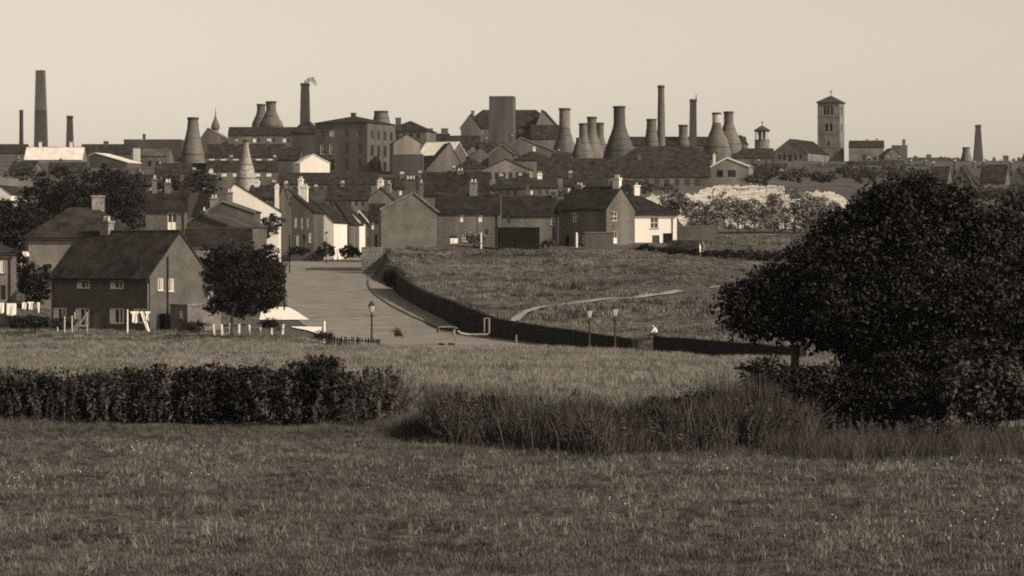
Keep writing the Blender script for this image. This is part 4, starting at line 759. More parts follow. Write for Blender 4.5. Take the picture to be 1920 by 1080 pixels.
for i, (px, py, rx, ry_) in enumerate([(1302,398,28,38),(1345,392,32,45),(1384,400,26,38),(1415,405,24,34),(1452,398,28,46),(1490,390,26,50),(1522,396,28,42),(1560,405,26,36),(1262,385,24,28)]):
    lab = ['pale tree next to the white cottage roof, bushy', 'widest pale tree before the spoil bank, rounded crown', 'pale tree with a notched top before the spoil bank', 'low pale tree in the bare middle of the spoil bank', 'pale tree where the white bank runs down in a streak', 'tallest pale tree dividing the two white banks', 'pale tree between the divided bank and the big tree', 'pale tree almost touching the big tree crown', 'small pale tree above the white cottage chimney'][i]
    bush(lab, px, py, rx, ry_, 522, 2300, .42, 'leaf_far', 70+i, .7, 'pale_tree', FG, .7, 'tree', .16)
BG = 'bushes below the church'
for i, (px, py, rx, ry_, D) in enumerate([(1480,328,40,14,600),(1540,332,34,12,600),(1600,322,36,20,620),(1650,325,40,24,610),(1700,330,36,22,600),(1735,345,34,24,590),(1790,360,34,18,560),(1850,362,40,16,560),(1905,360,34,18,555),(1420,335,24,10,600)]):
    lab = ['low bush under the church nave', 'low bush under the church tower', 'bush beside the foot of the church tower', 'broad bush below the crumbling annex', 'bush below the stepped brick block', 'bush at the first white verge house', 'bush behind the crown of the big tree', 'wide bush under the last tapering chimney', 'bush at the picture edge below the verge houses', 'small bush beside the pale works'][i]
    bush(lab, px, py, rx, ry_, D, 2000, .45, 'leaf_mid', 90+i, .7, 'far_bush', BG)
bush('bush on the slope under the long pottery range', 1080, 362, 60, 10, 560, 1800, .4, 'leaf_mid', 111, .6, 'far_bush', BG); bush('scrub on the slope before the pale workshop', 945, 352, 40, 12, 560, 1800, .4, 'leaf_mid', 112, .6, 'far_bush', BG)
bush('scrub patch along the long pottery wall', 1220, 352, 60, 10, 560, 1800, .4, 'leaf_mid', 113, .6, 'far_bush', BG); bush('scrub behind the small street houses', 590, 372, 40, 10, 560, 1500, .4, 'leaf_mid', 114, .6, 'far_bush', BG)
bush('grassy scrub on the bank at the pale shed', 50, 325, 46, 16, 620, 2000, .45, 'leaf_mid', 115, .7, 'far_bush', BG)
def hedge(label, line, n, leaf, m, seed, clump=.3, thick=.9, name='hedge'):
    """line of (column, foot row, top row, D)"""
    base = (WX(line[0][0], line[0][3]), line[0][3], HF(WX(line[0][0], line[0][3]), line[0][3])); g = random.Random(seed); bl = []
    for (p0,f0,t0,d0), (p1,f1,t1,d1) in zip(line[:-1], line[1:]):
        L_ = math.hypot(WX(p1,d1)-WX(p0,d0), d1-d0); k = max(1, int(L_/.55))
        for i in range(k):
            t = (i+g.random()*.6)/k; D = d0+(d1-d0)*t; px = p0+(p1-p0)*t; S = D/F; x = WX(px,D); h = ((f0-t0)+((f1-t1)-(f0-t0))*t)*S*min(1.1, (.84 + .36*float(vnoise(x*.55, D*.2, seed)))*g.uniform(.86,1.12)); gz = HF(x,D)-base[2]
            for lv in (.25, .62):
                bl.append((x-base[0]+g.uniform(-.2,.2), D-base[1]+g.uniform(-.3,.3), gz+h*lv+.05, .65*min(1,.35+h*.4)*g.uniform(.8,1.3), thick*min(1,.4+h*.3)*g.uniform(.7,1.1), h*.36))
            if g.random() < .5: bl.append((x-base[0]+g.uniform(-.4,.4), D-base[1]+g.uniform(-.5,.5), gz+h*g.uniform(.8,.98), g.uniform(.15,.35), .25, g.uniform(.15,.32)))
    return tree(name, label, 'hedge', None, base, bl, n, leaf, m, 0, clump, seed, 0, minz=-9)
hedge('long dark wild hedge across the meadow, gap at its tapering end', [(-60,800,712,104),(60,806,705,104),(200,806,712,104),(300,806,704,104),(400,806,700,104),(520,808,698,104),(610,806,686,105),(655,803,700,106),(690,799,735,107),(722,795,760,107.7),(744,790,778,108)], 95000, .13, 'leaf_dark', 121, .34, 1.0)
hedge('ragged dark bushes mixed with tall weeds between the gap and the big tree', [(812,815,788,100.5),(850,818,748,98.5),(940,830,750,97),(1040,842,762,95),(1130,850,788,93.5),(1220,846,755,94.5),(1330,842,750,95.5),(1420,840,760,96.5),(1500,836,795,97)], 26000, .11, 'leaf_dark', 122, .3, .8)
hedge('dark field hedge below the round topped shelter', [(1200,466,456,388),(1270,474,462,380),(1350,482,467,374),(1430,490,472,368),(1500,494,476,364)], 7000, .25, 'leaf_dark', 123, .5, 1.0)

# ------------------------------------------------------------------ grass and weeds (uncountable)
def blade_tuft(name, n, h, spread, wdt, m, lean=.35, heads=0, seed=0):
    g = np.random.default_rng(seed); a = g.uniform(0, 2*np.pi, n); r = spread*np.sqrt(g.random(n)); bx, by = r*np.cos(a), r*np.sin(a)
    hh = h*g.uniform(.5, 1.15, n); la = g.uniform(0, 2*np.pi, n); ln = hh*lean*g.random(n); wa = g.uniform(0, np.pi, n); wx, wy = wdt*np.cos(wa)*.5, wdt*np.sin(wa)*.5
    B_ = np.stack([bx,by,0*bx], 1); mid = B_ + np.stack([ln*.35*np.cos(la), ln*.35*np.sin(la), hh*.55], 1); tip = B_ + np.stack([ln*np.cos(la), ln*np.sin(la), hh], 1); wv = np.stack([wx,wy,0*wx], 1)
    V = np.stack([B_-wv, B_+wv, mid+wv*.8, mid-wv*.8, tip+wv*.12, tip-wv*.12], 1).reshape(-1,3); q = np.arange(n)[:,None]*6
    FV = np.concatenate([q+np.array([0,1,2,3]), q+np.array([3,2,4,5])])
    return bpy.data.objects.new(name, fastmesh(name, V, FV, m))
def leafy_stem(name, h, m, seed, nl=26, lf=.12, head=False):
    g = np.random.default_rng(seed); t = g.random(nl)**.8; a = g.uniform(0, 2*np.pi, nl); ln = .1*h
    Cn = np.stack([ln*t*t + .07*np.cos(a)*(1.1-t), .07*np.sin(a)*(1.1-t), h*(.15+.85*t)], 1); me = leaf_mesh(name, Cn, lf, M[m], .4, .35); o = bpy.data.objects.new(name, me); return o
def scatter(name, variants, pts, scale, tilt=.08):
    """instances of the variants on given points; one uncountable object"""
    vc = bpy.data.collections.new(name + '_tufts')
    for v in variants: vc.objects.link(v)
    n = len(pts); me = bpy.data.meshes.new(name); me.vertices.add(n); me.vertices.foreach_set('co', np.asarray(pts, np.float32).ravel())
    at = me.attributes.new('rot', 'FLOAT_VECTOR', 'POINT'); rt = np.zeros((n,3), np.float32); rt[:,2] = rng.uniform(0, 6.28, n); rt[:,:2] = rng.normal(size=(n,2))*tilt; at.data.foreach_set('vector', rt.ravel())
    at = me.attributes.new('siz', 'FLOAT', 'POINT'); at.data.foreach_set('value', np.asarray(scale, np.float32)*np.ones(n, np.float32))
    o = link(name, me); ng = bpy.data.node_groups.new(name, 'GeometryNodeTree'); ng.interface.new_socket('Geometry', in_out='INPUT', socket_type='NodeSocketGeometry'); ng.interface.new_socket('Geometry', in_out='OUTPUT', socket_type='NodeSocketGeometry')
    N = ng.nodes; L = ng.links; gi = N.new('NodeGroupInput'); go = N.new('NodeGroupOutput'); ip = N.new('GeometryNodeInstanceOnPoints'); ci = N.new('GeometryNodeCollectionInfo')
    ci.inputs['Collection'].default_value = vc; ci.inputs['Separate Children'].default_value = True; ci.inputs['Reset Children'].default_value = True
    na = N.new('GeometryNodeInputNamedAttribute'); na.data_type = 'FLOAT_VECTOR'; na.inputs['Name'].default_value = 'rot'
    ns = N.new('GeometryNodeInputNamedAttribute'); ns.data_type = 'FLOAT'; ns.inputs['Name'].default_value = 'siz'
    L.new(gi.outputs[0], ip.inputs['Points']); L.new(ci.outputs[0], ip.inputs['Instance']); ip.inputs['Pick Instance'].default_value = True
    L.new(na.outputs['Attribute'], ip.inputs['Rotation']); L.new(ns.outputs['Attribute'], ip.inputs['Scale']); L.new(ip.outputs[0], go.inputs[0])
    md = o.modifiers.new('grow', 'NODES'); md.node_group = ng; return tag(o, kind='stuff')
def in_view(x, y, pad=1.12): return np.abs(x) < 960*pad*y/F + 3
def field(n, y0, y1, pad=1.12):
    u = rng.random(n); y = np.sqrt(y0*y0 + u*(y1*y1-y0*y0)); hx = 960*pad*y/F + 3; x = rng.uniform(-1, 1, n)*hx; return x, y
ST = [blade_tuft('grass_tuft', 34, .11, .2, .012, M['grass_short'], .8, seed=i) for i in range(4)]
x, y = field(52000, 52, 104); k = vnoise(x*.5, y*.3, 11); k2 = vnoise(x*.1, y*.45, 12)
sc = .55 + .7*k*k2*1.6 + (rng.random(len(x)) < .02)*.5; keep = (y < 104.5 - 12.5*sm(-7, 1, x) + 3*vnoise(x*.3, y*0, 4))
scatter('short_grass', ST, np.stack([x, y, H(x,y)], 1)[keep], sc[keep])
LT = [blade_tuft('grass_tuft', 30, .42, .3, .02, M['grass_long'], .5, seed=10+i) for i in range(4)]
x, y = field(48000, 88, 210); k = vnoise(x*.4, y*.15, 13); keep = (y > 105 - 5*sm(-7, 1, x) + 3*vnoise(x*.4, y*0, 6)) & (y < edge_d(x) + np.where(x < -16, 22, 0)) & (rng.random(len(x)) < .65 + .6*k); sc = (.55 + .65*k)*(.75 + .5*vnoise(x*.06, y*.03, 14))*(.28 + .72*sm(90, 114, y))*(1 + .75*np.exp(-((x-3.5)/5)**2 - ((y-150)/16)**2)*vnoise(x*.8, y*.3, 19))
scatter('long_grass', LT, np.stack([x, y, H(x,y)-.02], 1)[keep], sc[keep])
RT = [blade_tuft('grass_tuft', 36, .3, .55, .04, M['grass_rough'], .7, seed=20+i) for i in range(4)]
x, y = field(60000, 195, 470, 1.05); k = vnoise(x*.25, y*.12, 15); keep = (x > wallx(y) + 1.0) & (rng.random(len(x)) < .5 + .6*k); keep &= ~((y > 394) & (x < 24)); 
ppx = np.array([(p[0], p[1]) for p in pl]); dp = np.min(np.hypot(x[:,None]-ppx[None,::3,0], (y[:,None]-ppx[None,::3,1])*.6), 1) if len(x) < 70000 else 9; keep &= dp > 1.25
scatter('rough_pasture', RT, np.stack([x, y, H(x,y)-.02], 1)[keep], ((.4 + 1.9*vnoise(x*.16, y*.3, 18)**2 * (.4+vnoise(x*.05, y*.06, 16))))[keep])
# verges left of the road and gardens
x, y = field(16000, 200, 330, 1.1); keep = (x < np.interp(y, left_edge[::-1,1], left_edge[::-1,0]) - 1.2) & (x > -60)
for poly in (((492,577),(541,577),(579,601),(486,601)), ((545,613),(606,613),(600,631),(575,624))):
    pass
ang = 960 + F*x/y; rowp = HOR + F*(EYE - H(x,y))/y; keep &= ~((ang > 482) & (ang < 612) & (rowp > 575) & (rowp < 631) & (rowp < 631))
scatter('verge_grass', RT, np.stack([x, y, H(x,y)-.02], 1)[keep], (.35 + .6*rng.random(len(x)))[keep])
# tall weeds round the two hedges
WS = [leafy_stem('weed_stem', 1.15, 'weed', 30+i, 30, .13) for i in range(4)]; TS = [blade_tuft('stem_tuft', 9, 1.25, .22, .024, M['stem'], .75, seed=40+i) for i in range(4)]
def along(line, n, dy, seed):
    g = np.random.default_rng(seed); p = np.array(line, float); t = g.random(n)*(len(p)-1); px = np.interp(t, np.arange(len(p)), p[:,0]); D = np.interp(t, np.arange(len(p)), p[:,1]) + g.normal(size=n)*dy; x = (px-960)/F*D; return x, D
hl1 = [(-60,104.5),(60,104),(300,104),(630,105),(745,108)]; hl2 = [(815,100.5),(850,98.5),(940,96.5),(1040,94.5),(1130,92.5),(1220,93.5),(1330,94.5),(1420,95.5),(1520,96.5)]
x1, y1 = along(hl1, 650, .9, 1); x2, y2 = along(hl2, 900, 1.5, 2); x3, y3 = along([(1400,97),(1500,97),(1700,93),(1760,92),(1920,91)], 700, 1.4, 3)
X_ = np.r_[x1,x2,x3]; Y_ = np.r_[y1,y2,y3]; scatter('tall_weeds', WS, np.stack([X_, Y_, H(X_,Y_)-.03], 1), tilt=.24, scale=np.r_[rng.uniform(.8,1.95,len(x1)), rng.uniform(.5,1.5,len(x2))*(.6+.6*vnoise(x2*.7, y2*.3, 45)), rng.uniform(.4,.9,len(x3))])
x1, y1 = along([(a, b+.3) for a, b in hl2], 5200, 1.2, 5); x2, y2 = along([(1180,95),(1290,95.5),(1380,96.5),(1480,97)], 300, 1.0, 6); x3, y3 = along([(1420,93),(1560,90.5),(1680,89),(1760,89),(1920,88)], 900, 1.2, 7); x4, y4 = along([(a, b+1.2) for a, b in hl1], 1500, .7, 8)
X_ = np.r_[x1,x2,x3,x4]; Y_ = np.r_[y1,y2,y3,y4]; scatter('tall_stems', TS, np.stack([X_, Y_, H(X_,Y_)-.03], 1), tilt=.16, scale=np.r_[rng.uniform(.6,1.3,len(x1))*(.5+.95*vnoise(x1*.9, y1*.45, 41)), rng.uniform(.9,1.5,len(x2)), rng.uniform(.3,.75,len(x3)), rng.uniform(.75,1.6,len(x4))*(.5+.8*vnoise(x4*.8, y4*.3, 51))])
FT = [blade_tuft('foot_tuft', 28, .5, .3, .018, M['grass_mid'], .8, seed=80+i) for i in range(4)]
x1, y1 = field(30000, 86, 107); hy = np.interp(960+F*x1/y1, [-100,630,745,815,940,1130,1420,1760,1950], [104.5,105,107,100.5,97,93.5,96,92.5,91.5]); dd = hy - y1
k = vnoise(x1*.9, y1*.5, 28)*.6 + .4*vnoise(x1*.25, y1*.3, 29); wd = np.where(x1 < -4, 7.5, 6.5); q = (dd > -1.5) & (dd < wd) & (rng.random(len(x1)) < (1.15 - np.clip(dd, 0, 9)/wd)*(.25+1.3*k))
scatter('hedge_foot_grass', FT, np.stack([x1, y1, H(x1,y1)-.02], 1)[q], ((.3 + 1.15*k)*(1.05-.75*np.clip(dd, 0, 9)/wd)*np.where(x1 < -4, .72, 1)*rng.uniform(.6,1.25,len(x1)))[q], tilt=.15)
SB = [blade_tuft('seed_blades', 9, .3, .25, .012, M['grass_long'], .7, seed=90+i) for i in range(3)]
x1, y1 = field(9000, 54, 98); q = rng.random(len(x1)) < vnoise(x1*.3, y1*.6, 31)*1.3; scatter('seeding_grass', SB, np.stack([x1, y1, H(x1,y1)-.02], 1)[q], rng.uniform(.5,1.0,int(q.sum())), tilt=.2)
RD = [blade_tuft('reed_tuft', 8, 1.25, .25, .03, M['reed'], .42, seed=60+i) for i in range(4)]
x1, y1 = along([(1220,95),(1310,95.8),(1380,96.8),(1440,97.3),(1540,97.5)], 1100, 1.1, 16); scatter('reeds', RD, np.stack([x1, y1, H(x1,y1)-.03], 1), (.55 + .95*np.clip((960+F*x1/y1-1220)/180, 0, 1)*np.clip((1575-(960+F*x1/y1))/150, .25, 1))*(.6+.7*vnoise(x1*1.3, y1*.5, 44))*rng.uniform(.75,1.2,len(x1)))
# daisies in the short grass
x, y = field(1100, 56, 96); k = vnoise(x*.35, y*.14, 17); keep = k > .6; x, y = x[keep], y[keep]; z = H(x,y) + rng.uniform(.07,.15,len(x)); n = len(x); s_ = rng.uniform(.004,.014,n)
V = np.stack([np.stack([x-s_,y,z],1), np.stack([x,y-s_,z-.015],1), np.stack([x+s_,y,z],1), np.stack([x,y+s_,z+.02],1)], 1).reshape(-1,3)
tag(link('daisies', fastmesh('daisies', V, np.arange(n*4).reshape(n,4), M['daisy'])), kind='stuff')

# ------------------------------------------------------------------ street furniture, fences, laundry
LG = 'gas street lamps'
def lamp(label, px, y0, y1, D):
    x = WX(px,D); zb = min(WZ(y1,D), HF(x,D)); h = WZ(y0,D)-zb; r = empty('street_lamp', (x,D,zb), 0, label, 'street lamp', LG)
    MB().lathe([(.13,0),(.13,.5),(.09,.55),(.09,.75),(.075,.85),(.07,h*.62),(.11,h*.63),(.11,h*.66),(.06,h*.67),(.055,h-.95)], 12).build('post', M['iron'], r, True)
    MB().box(-.42,.42,-.02,.02,h-1.2,h-1.16).build('ladder_bar', M['iron'], r)
    la = MB().lathe([(.12,h-.9),(.24,h-.4)], 6, cap=False).build('lantern', M['lantern'], r)
    m2 = MB()
    for k in range(6):
        q = math.pi*k/3; m2.tube([(.125*math.cos(q),.125*math.sin(q),h-.92),(.245*math.cos(q),.245*math.sin(q),h-.4)], .014, 4)
    m2.build('lantern_frame', M['iron'], la)
    MB().lathe([(.28,h-.4),(.28,h-.36),(.12,h-.17),(.1,h-.1),(.05,h-.06),(.03,h)], 8).build('cap', M['iron'], r)
lamp('gas lamp on the open road before the kerb', 697, 563, 650, 226); lamp('gas lamp with pale lantern in front of the wall under the path', 1105, 571, 654, 206)
lamp('taller gas lamp nearer the gap in the stone wall', 1153, 568, 657, 202); lamp('small gas lamp against the white street house', 612, 433, 484, 436)
def fence(label, pts, h, m, gap=.28, wdt=.09, name='picket_fence', rails=True):
    """pts plan points; separate pickets"""
    pl_ = resample(pts, gap); r = empty(name, (*pl_[0], HF(*pl_[0])), 0, label, 'fence'); bx, by, bz = r.location; g = random.Random(len(pl_)); bar = MB()
    me = None
    for i, p in enumerate(pl_):
        z = HF(*p)-bz; hh = h*g.uniform(.86,1.05)
        if me is None: o = MB().box(-wdt/2,wdt/2,-.02,.02,-.2,h).build('picket', M[m], r); me = o.data; o.location = (0,0,z)
        else: o = link('picket', me, r, (p[0]-bx, p[1]-by, z+hh-h))
        o.rotation_euler = (g.uniform(-.05,.05), g.uniform(-.08,.08), 0)
    if rails:
        for q in (.3, .75): MB().tube([(p[0]-bx, p[1]-by+.06, HF(*p)-bz+h*q) for p in pl_], .035, 5).build('rail', M[m], r)
    return r
fence('dark leaning picket fence by the roadside verge', [(WX(612,216),216),(WX(660,214),214),(WX(712,211),211)], .95, 'wood_dark')
fence('widely spaced pale garden pickets in front of the outbuilding corner', [(WX(402,234),234),(WX(440,236),236),(WX(530,238),238)], .95, 'paint', .9, .15, rails=False)
fence('row of dark upright palings by the white walled house at the picture edge', [(WX(-15,405),405),(WX(16,404),404),(WX(38,402),402)], 2.0, 'wood_dark', .42, .22)
def post(label, px, y0, y1, D, m='wood_pale', r_=.06, name='fence_post', group='garden posts by the brick house', cat='post'):
    x = WX(px,D); z = min(HF(x,D)-.1, WZ(y1,D)); o = MB().tube([(0,0,0),(0,0,(WZ(y0,D)-z)*.6),(0,0,WZ(y0,D)-z)], [r_,r_,r_*.85], 8).build(name, M[m], None, False, (x,D,z)); return tag(o, label, cat, group)
post('short pale post out in the grass before the brick house', 108, 613, 633, 238); post('pale post at the garden bush', 121, 593, 623, 240); post('pale post beside the french window', 135, 592, 620, 240); 
post('tall pale washing line post before the long brick front', 239, 580, 628, 240, 'paint', .07); post('white post at the upper end of the dark picket fence', 608, 602, 633, 216, 'paint', .1, group=None); post('small pale post standing in the road before the wall', 968, 628, 646, 218, 'metal', .07, group=None)
post('thin dark pole between the garden tree and the road', 533, 497, 581, 288, 'wood_dark', .08, 'pole', None, 'pole'); post('tall slanting pole at the street corner', 543, 440, 500, 392, 'wood_dark', .08, 'pole', None, 'pole')
post('thin grey mast above the terraced house ridge', 939, 365, 400, 401, 'metal', .05, 'mast', None, 'mast')
# trellis frame in front of the french window
D = 241; r = empty('trellis', (WX(140,D), D, HF(WX(140,D),D)), R(-20), 'pale timber frame with one diagonal brace before the french window', 'trellis')
for u in (0, 1.15): MB().box(u-.035,u+.035,-.03,.03,-.1,1.75).build('upright', M['wood_pale'], r)
MB().prism([(.06,.25),(.16,.25),(1.1,1.55),(1.0,1.55)], (0,-.025,0), (1,0,0), (0,0,1), (0,.05,0)).build('brace', M['wood_pale'], r); MB().box(.036,1.114,-.028,.028,.6,.68).build('rail', M['wood_pale'], r)
# T shaped white post behind the outbuilding
D = 258; x = WX(391,D); z = HF(x,D); r = empty('bird_table', (x,D,z), R(-20), 'white table topped post showing above the flat roofed outbuilding', 'bird table'); zt = WZ(549,D)-z
MB().tube([(0,0,-.1),(0,0,zt-.22)], .06, 8).build('post', M['paint'], r); MB().prism([(-.2,zt-.22),(.2,zt-.22),(.36,zt-.1),(.36,zt),(-.36,zt),(-.36,zt-.1)], (0,-.25,0), (1,0,0), (0,0,1), (0,.5,0)).build('table_top', M['paint'], r)
# pipe barrier at the road
D = 222; r = empty('pipe_barrier', (WX(908,D), D, HF(WX(908,D),D)), 0, 'pale bent pipe barrier standing before the dark stone wall', 'barrier'); S = D/F; bz = r.location.z; zz = lambda y: WZ(y,D)-bz; xx = lambda p: (p-908)*S
MB().tube([(xx(908),0,zz(596)),(xx(908),0,zz(623))], .06, 8).build('upright', M['metal'], r); MB().tube([(xx(917),0,zz(596)),(xx(917),0,zz(624)),(xx(914),0,zz(627)),(xx(880),-.3,zz(627)),(xx(866),-.6,zz(625)),(xx(858),-.7,zz(620))], .075, 8).build('rail', M['metal'], r)
MB().tube([(xx(907),0,zz(597)),(xx(918),0,zz(597))], .05, 8).build('cross_piece', M['metal'], r); MB().tube([(xx(855),-.9,zz(652)),(xx(854),-.9,zz(632)),(xx(851),-.9,zz(624)),(xx(853),-.9,zz(616))], [.06,.06,.1,.08], 8).build('end_post', M['metal'], r)
D = 226; x = WX(838,D); r = empty('handcart', (x, D, HF(x,D)), R(15), 'low pale framed cart parked beside the pipe barrier', 'cart'); zt = WZ(613,D)-r.location.z
MB().box(-.75,.6,-.35,.35,zt-.45,zt-.38).box(-.75,-.7,-.35,.35,zt-.379,zt-.05).box(.55,.6,-.35,.35,zt-.379,zt).build('tray', M['wood'], r)
MB().tube([(-.6,-.36,zt-.02),(.4,-.36,zt+.02),(.75,-.36,zt-.1)], .05, 6).build('side_rail', M['wood'], r); MB().tube([(-.6,.36,zt-.02),(.4,.36,zt+.02),(.75,.36,zt-.1)], .05, 6).build('side_rail', M['wood'], r)
for xw in (-.45, .35):
    for yw in (-.4, .4):
        m2 = MB(); nn = 14; m2.v = [(xw+.22*math.cos(2*math.pi*k/nn), yw+s2, -.02+.22*math.sin(2*math.pi*k/nn)) for s2 in (-.03,.03) for k in range(nn)]; m2.f = [tuple(range(nn)), tuple(reversed(range(nn,2*nn)))] + [(k,(k+1)%nn,nn+(k+1)%nn,nn+k) for k in range(nn)]; m2.build('wheel', M['wood_dark'], r)
# round topped shelter in the hedge
D = 384; S = D/F; a = R(-14); x = WX(1250,D); z = WZ(470,D)-.3; r = empty('round_shelter', (x, D, z), a, 'dark round topped shelter with pale arched end in the field hedge', 'shelter'); Ln = 60*S/math.cos(a); rr = 1.35; hb = .35
arc = [(rr*math.cos(math.pi*k/16), hb+rr*math.sin(math.pi*k/16)) for k in range(17)]; prof = [(rr,-.5)] + arc + [(-rr,-.5)]
inn = [(q*.95, (p-hb)*.95+hb if p > 0 else p) for q, p in reversed(prof)]
MB().prism([(q+rr, p) for q, p in prof + inn], (0,0,0), (0,1,0), (0,0,1), (Ln,0,0)).build('shell', M['tile'], r)
MB().prism([(q*.945+rr, (p-hb)*.945+hb if p > 0 else p) for q, p in prof], (Ln-.25,0,0), (0,1,0), (0,0,1), (.08,0,0)).build('end_panel', M['stone'], r)
m2 = MB().prism([(rr-.45,.1),(rr+.45,.1),(rr+.45,.8),(rr,1.15),(rr-.45,.8)], (Ln-.16,0,0), (0,1,0), (0,0,1), (.05,0,0)); m2.build('hatch', M['paint'], r)
D = 386; x = WX(1312,D); z = WZ(471,D)-.3; r = empty('tent', (x, D, z), R(8), 'small pale arched canvas end beside the dark shelter', 'tent'); S = D/F
pf = [(-.95,0),(.95,0),(.8,.9),(.45,1.6),(0,1.85),(-.45,1.6),(-.8,.9)]
MB().prism(pf, (0,0,0), (1,0,0), (0,0,1), (0,2,0)).build('canvas', M['stone'], r); MB().prism([(q*.55,p*.45+.15) for q,p in pf], (0,-.03,0), (1,0,0), (0,0,1), (0,.025,0)).build('flap', M['cloth'], r)
# laundry: a sagging line and garments hanging on it
def cloth(label, px, y0, y1, wpx, D, shape, m='cloth', name='garment', grp='laundry on the lines', lean=0):
    S = D/F; x = WX(px,D); zt = WZ(y0,D); h = (y1-y0)*S; ww = wpx*S; nx_, nz_ = 10, 12; V = []; 
    for k in range(nz_+1):
        t = k/nz_; wd = shape(t)
        for i in range(nx_+1):
            u = i/nx_-.5; V.append((u*ww*wd + lean*t*h, .07*math.sin(u*9+px+t*2)*t + .03, -t*h - .05*math.sin(u*7+px)*t))
    n1 = nx_+1; FV = [(k*n1+i, k*n1+i+1, (k+1)*n1+i+1, (k+1)*n1+i) for k in range(nz_) for i in range(nx_)]
    o = link(name, fastmesh(name, np.array(V), np.array(FV), M[m], smooth=True), None, (x, D, zt)); sl = o.modifiers.new('thickness', 'SOLIDIFY'); sl.thickness = .015
    return tag(o, label, 'laundry', grp)
shirt = lambda t: 1.0 if t < .22 else .55; sheet_ = lambda t: 1-.08*t; trous = lambda t: .8 - .25*t
def line(label, p0, p1, D):
    a = WP(*p0, D); b = WP(*p1, D); o = MB().tube([a, (a+b)/2 - Vector((0,0,.12)), b], .015, 5).build('washing_line', M['wood'], None); tag(o, label, 'washing line')
line('washing line slung before the long brick front', (239,583), (284,584), 240); line('washing line beside the house at the picture edge', (-5,567), (92,565), 244)
cloth('white shirt hanging by the washing line post', 252, 584, 606, 16, 239.9, shirt); cloth('white trousers with one long leg swinging low on the brick house line', 265, 584, 622, 8, 239.9, trous, lean=.35); cloth('small white garment at the far end of the brick house line', 276, 584, 601, 11, 239.9, shirt)
cloth('half sheet on the edge line, cut by the picture edge', 2, 568, 588, 11, 243.9, sheet_); cloth('broad white sheet on the edge line', 21, 569, 592, 19, 243.9, sheet_); cloth('narrow white towel on the edge line', 45, 567, 580, 8, 243.9, sheet_); cloth('white blouse in the middle of the edge line', 57, 566, 581, 12, 243.9, shirt); cloth('long white stocking near the downpipe end of the edge line', 72, 567, 587, 6, 243.9, trous)
line('short line in the dark yard behind the edge house', (40,472), (58,474), 280); cloth('small white cloth on the short line in the dark yard', 47, 472, 481, 12, 279.9, sheet_, lean=.4)
line('street line beside the rough stone pier', (622,464), (640,466), 437); cloth('white sheet hanging in the street beside the pier', 630, 465, 487, 9, 436.9, lambda t: .8+.2*t, lean=.22)
line('line in front of the paired white windows', (840,446), (862,447), 397); cloth('white bundle of cloth in front of the terraced house', 851, 447, 457, 15, 396.9, sheet_)
# garden things in front of the terrace
bush('pale leafy bush under the paired white windows', 896, 448, 22, 16, 398, 1500, .25, 'leaf_far', 130, name='bush', group=SH); post('white post in the pale leafy bush', 902, 436, 468, 397, 'paint', .12, 'garden_post', None); post('white statue like post at the end house door', 1081, 436, 464, 398, 'paint', .16, 'garden_post', None)
bush('black bush in the dark yard between the tiled house and the edge house', 66, 535, 34, 46, 272, 6000, .22, 'leaf_dark', 132, group=SH)
bush('broad dark shrubbery behind the garden tree', 462, 540, 76, 50, 262, 12000, .22, 'leaf_dark', 133, group=SH)
bush('small weed tuft at the wall of the black shed', 1030, 455, 18, 10, 397, 900, .22, 'leaf_mid', 131, group=SH)

# ------------------------------------------------------------------ person sitting on the end of the stone wall
D = 199.2; px_ = 1230; zt = WZ(634,D)+.17; r = empty('person', (WX(px_,D), D+.22, zt), R(0), 'person in a white shirt sitting on the end of the stone wall, head bent', 'person')
def skin(name, verts, edges, rad, m, root=0):
    me = bpy.data.meshes.new(name); me.from_pydata(verts, edges, []); me.materials.append(M[m]); o = link(name, me, r); sk = o.modifiers.new('skin', 'SKIN'); sk.use_smooth_shade = True
    lay = me.skin_vertices[0] if me.skin_vertices else me.attributes.new('skin', 'FLOAT', 'POINT') and None
    for i, q in enumerate(rad): me.skin_vertices[0].data[i].radius = (q, q); me.skin_vertices[0].data[i].use_root = (i == root)
    o.modifiers.new('smooth', 'SUBSURF').levels = 1; o.modifiers['smooth'].render_levels = 2; return o
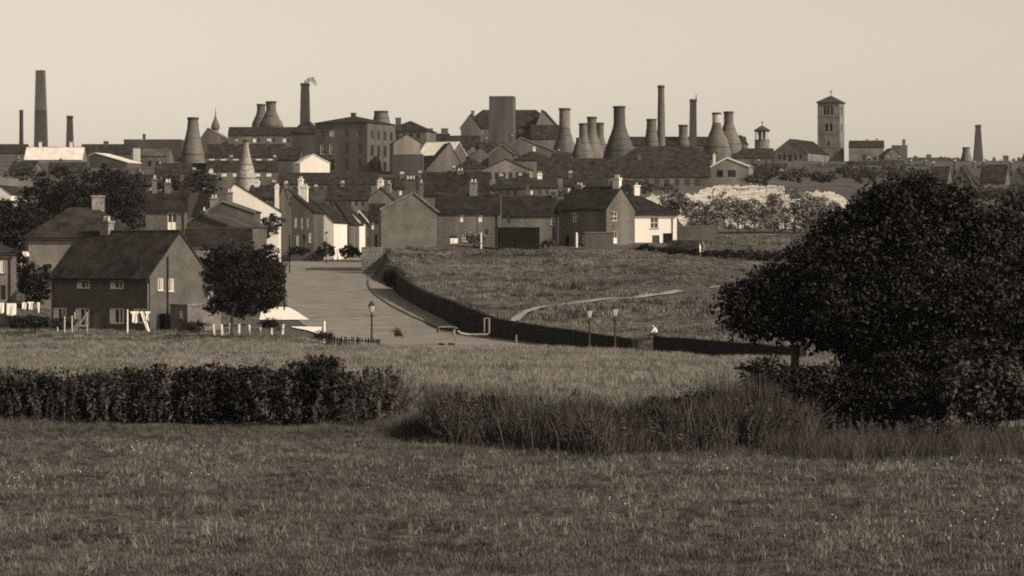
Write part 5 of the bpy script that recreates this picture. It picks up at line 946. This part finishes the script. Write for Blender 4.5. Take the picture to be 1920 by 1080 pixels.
# seated facing -X (along the gap), leaning forward, knees over the wall end
vb = [(0,0,.1),(-.04,0,.3),(-.12,0,.5),(-.17,0,.6),(-.23,0,.66),(-.27,0,.76), (-.1,.19,.52),(-.24,.25,.28),(-.42,.16,.16), (-.1,-.19,.52),(-.24,-.25,.28),(-.42,-.16,.16), (-.02,.1,.08),(-.42,.11,.1),(-.46,.12,-.38),(-.58,.12,-.42), (-.02,-.1,.08),(-.42,-.11,.1),(-.46,-.12,-.38),(-.58,-.12,-.42)]
eb = [(0,1),(1,2),(2,3),(3,4),(4,5),(2,6),(6,7),(7,8),(2,9),(9,10),(10,11),(0,12),(12,13),(13,14),(14,15),(0,16),(16,17),(17,18),(18,19)]
rb_ = [.13,.13,.14,.06,.09,.085,.065,.045,.035,.065,.045,.035,.1,.075,.05,.04,.1,.075,.05,.04]
for hnd, sy in ((8, 1), (11, -1)):
    hx, hy, hz = vb[hnd]; pi_ = len(vb); vb.append((hx-.07, hy-.02*sy, hz-.02)); rb_.append(.026); eb.append((hnd, pi_))
    for f_ in range(4):
        oy = (f_-1.5)*.02; k = len(vb); ln = (.07,.08,.075,.06)[f_]; vb += [(hx-.11, hy-.02*sy+oy, hz-.03), (hx-.11-ln*.6, hy-.02*sy+oy, hz-.06), (hx-.1-ln*.7, hy-.02*sy+oy, hz-.09)]; rb_ += [.01,.009,.008]; eb += [(pi_,k),(k,k+1),(k+1,k+2)]
    k = len(vb); vb += [(hx-.06, hy-.06*sy, hz-.03), (hx-.1, hy-.075*sy, hz-.05)]; rb_ += [.011,.009]; eb += [(pi_,k),(k,k+1)]
skin('body', vb, eb, rb_, 'skin')
skin('shirt', [(0,0,.12),(-.04,0,.3),(-.12,0,.52),(-.1,.19,.53),(-.24,.25,.28),(-.36,.19,.2),(-.1,-.19,.53),(-.24,-.25,.28),(-.36,-.19,.2)], [(0,1),(1,2),(2,3),(3,4),(4,5),(2,6),(6,7),(7,8)], [.155,.16,.165,.085,.065,.055,.085,.065,.055], 'cloth')
skin('trousers', [(0,0,.08),(-.02,.1,.08),(-.42,.11,.1),(-.46,.12,-.34),(-.02,-.1,.08),(-.42,-.11,.1),(-.46,-.12,-.34)], [(0,1),(1,2),(2,3),(0,4),(4,5),(5,6)], [.14,.12,.09,.068,.12,.09,.068], 'trousers')
skin('hair', [(-.2,0,.72),(-.235,0,.8)], [(0,1)], [.095,.09], 'hair')
MB().box(-.36,-.33,-.015,.015,.7,.735).build('nose', M['skin'], r)

# ------------------------------------------------------------------ chimney smoke and haze
def vol(name, dens, col, an=0):
    m = bpy.data.materials.new(name); m.use_nodes = True; n = m.node_tree.nodes; n.remove(n['Principled BSDF']); v = n.new('ShaderNodeVolumePrincipled')
    v.inputs['Color'].default_value = (*col, 1); v.inputs['Density'].default_value = dens; v.inputs['Anisotropy'].default_value = an; m.node_tree.links.new(v.outputs[0], n['Material Output'].inputs['Volume']); return m
bm = bmesh.new(); D = 770; S = D/F
for px, py, q in ((574,154,5),(579,150,5.5),(585,149,5.5),(589,153,4.5),(592,158,3)):
    bmesh.ops.create_icosphere(bm, subdivisions=2, radius=q*S, matrix=Matrix.Translation(WP(px,py,D)))
for v_ in bm.verts: v_.co += Vector(rng.normal(size=3))*.12
me = bpy.data.meshes.new('smoke'); bm.to_mesh(me); bm.free(); me.materials.append(vol('smoke_volume', 1.1, (.22,.22,.22))); tag(link('smoke', me), kind='stuff')
hz = MB().box(-560, 560, -100, 1720, -3.5, 70).build('haze', vol('haze_volume', .000042, (.97,.97,.97), .2)); hz.data.materials[0].name = 'haze_volume'; tag(hz, kind='stuff')
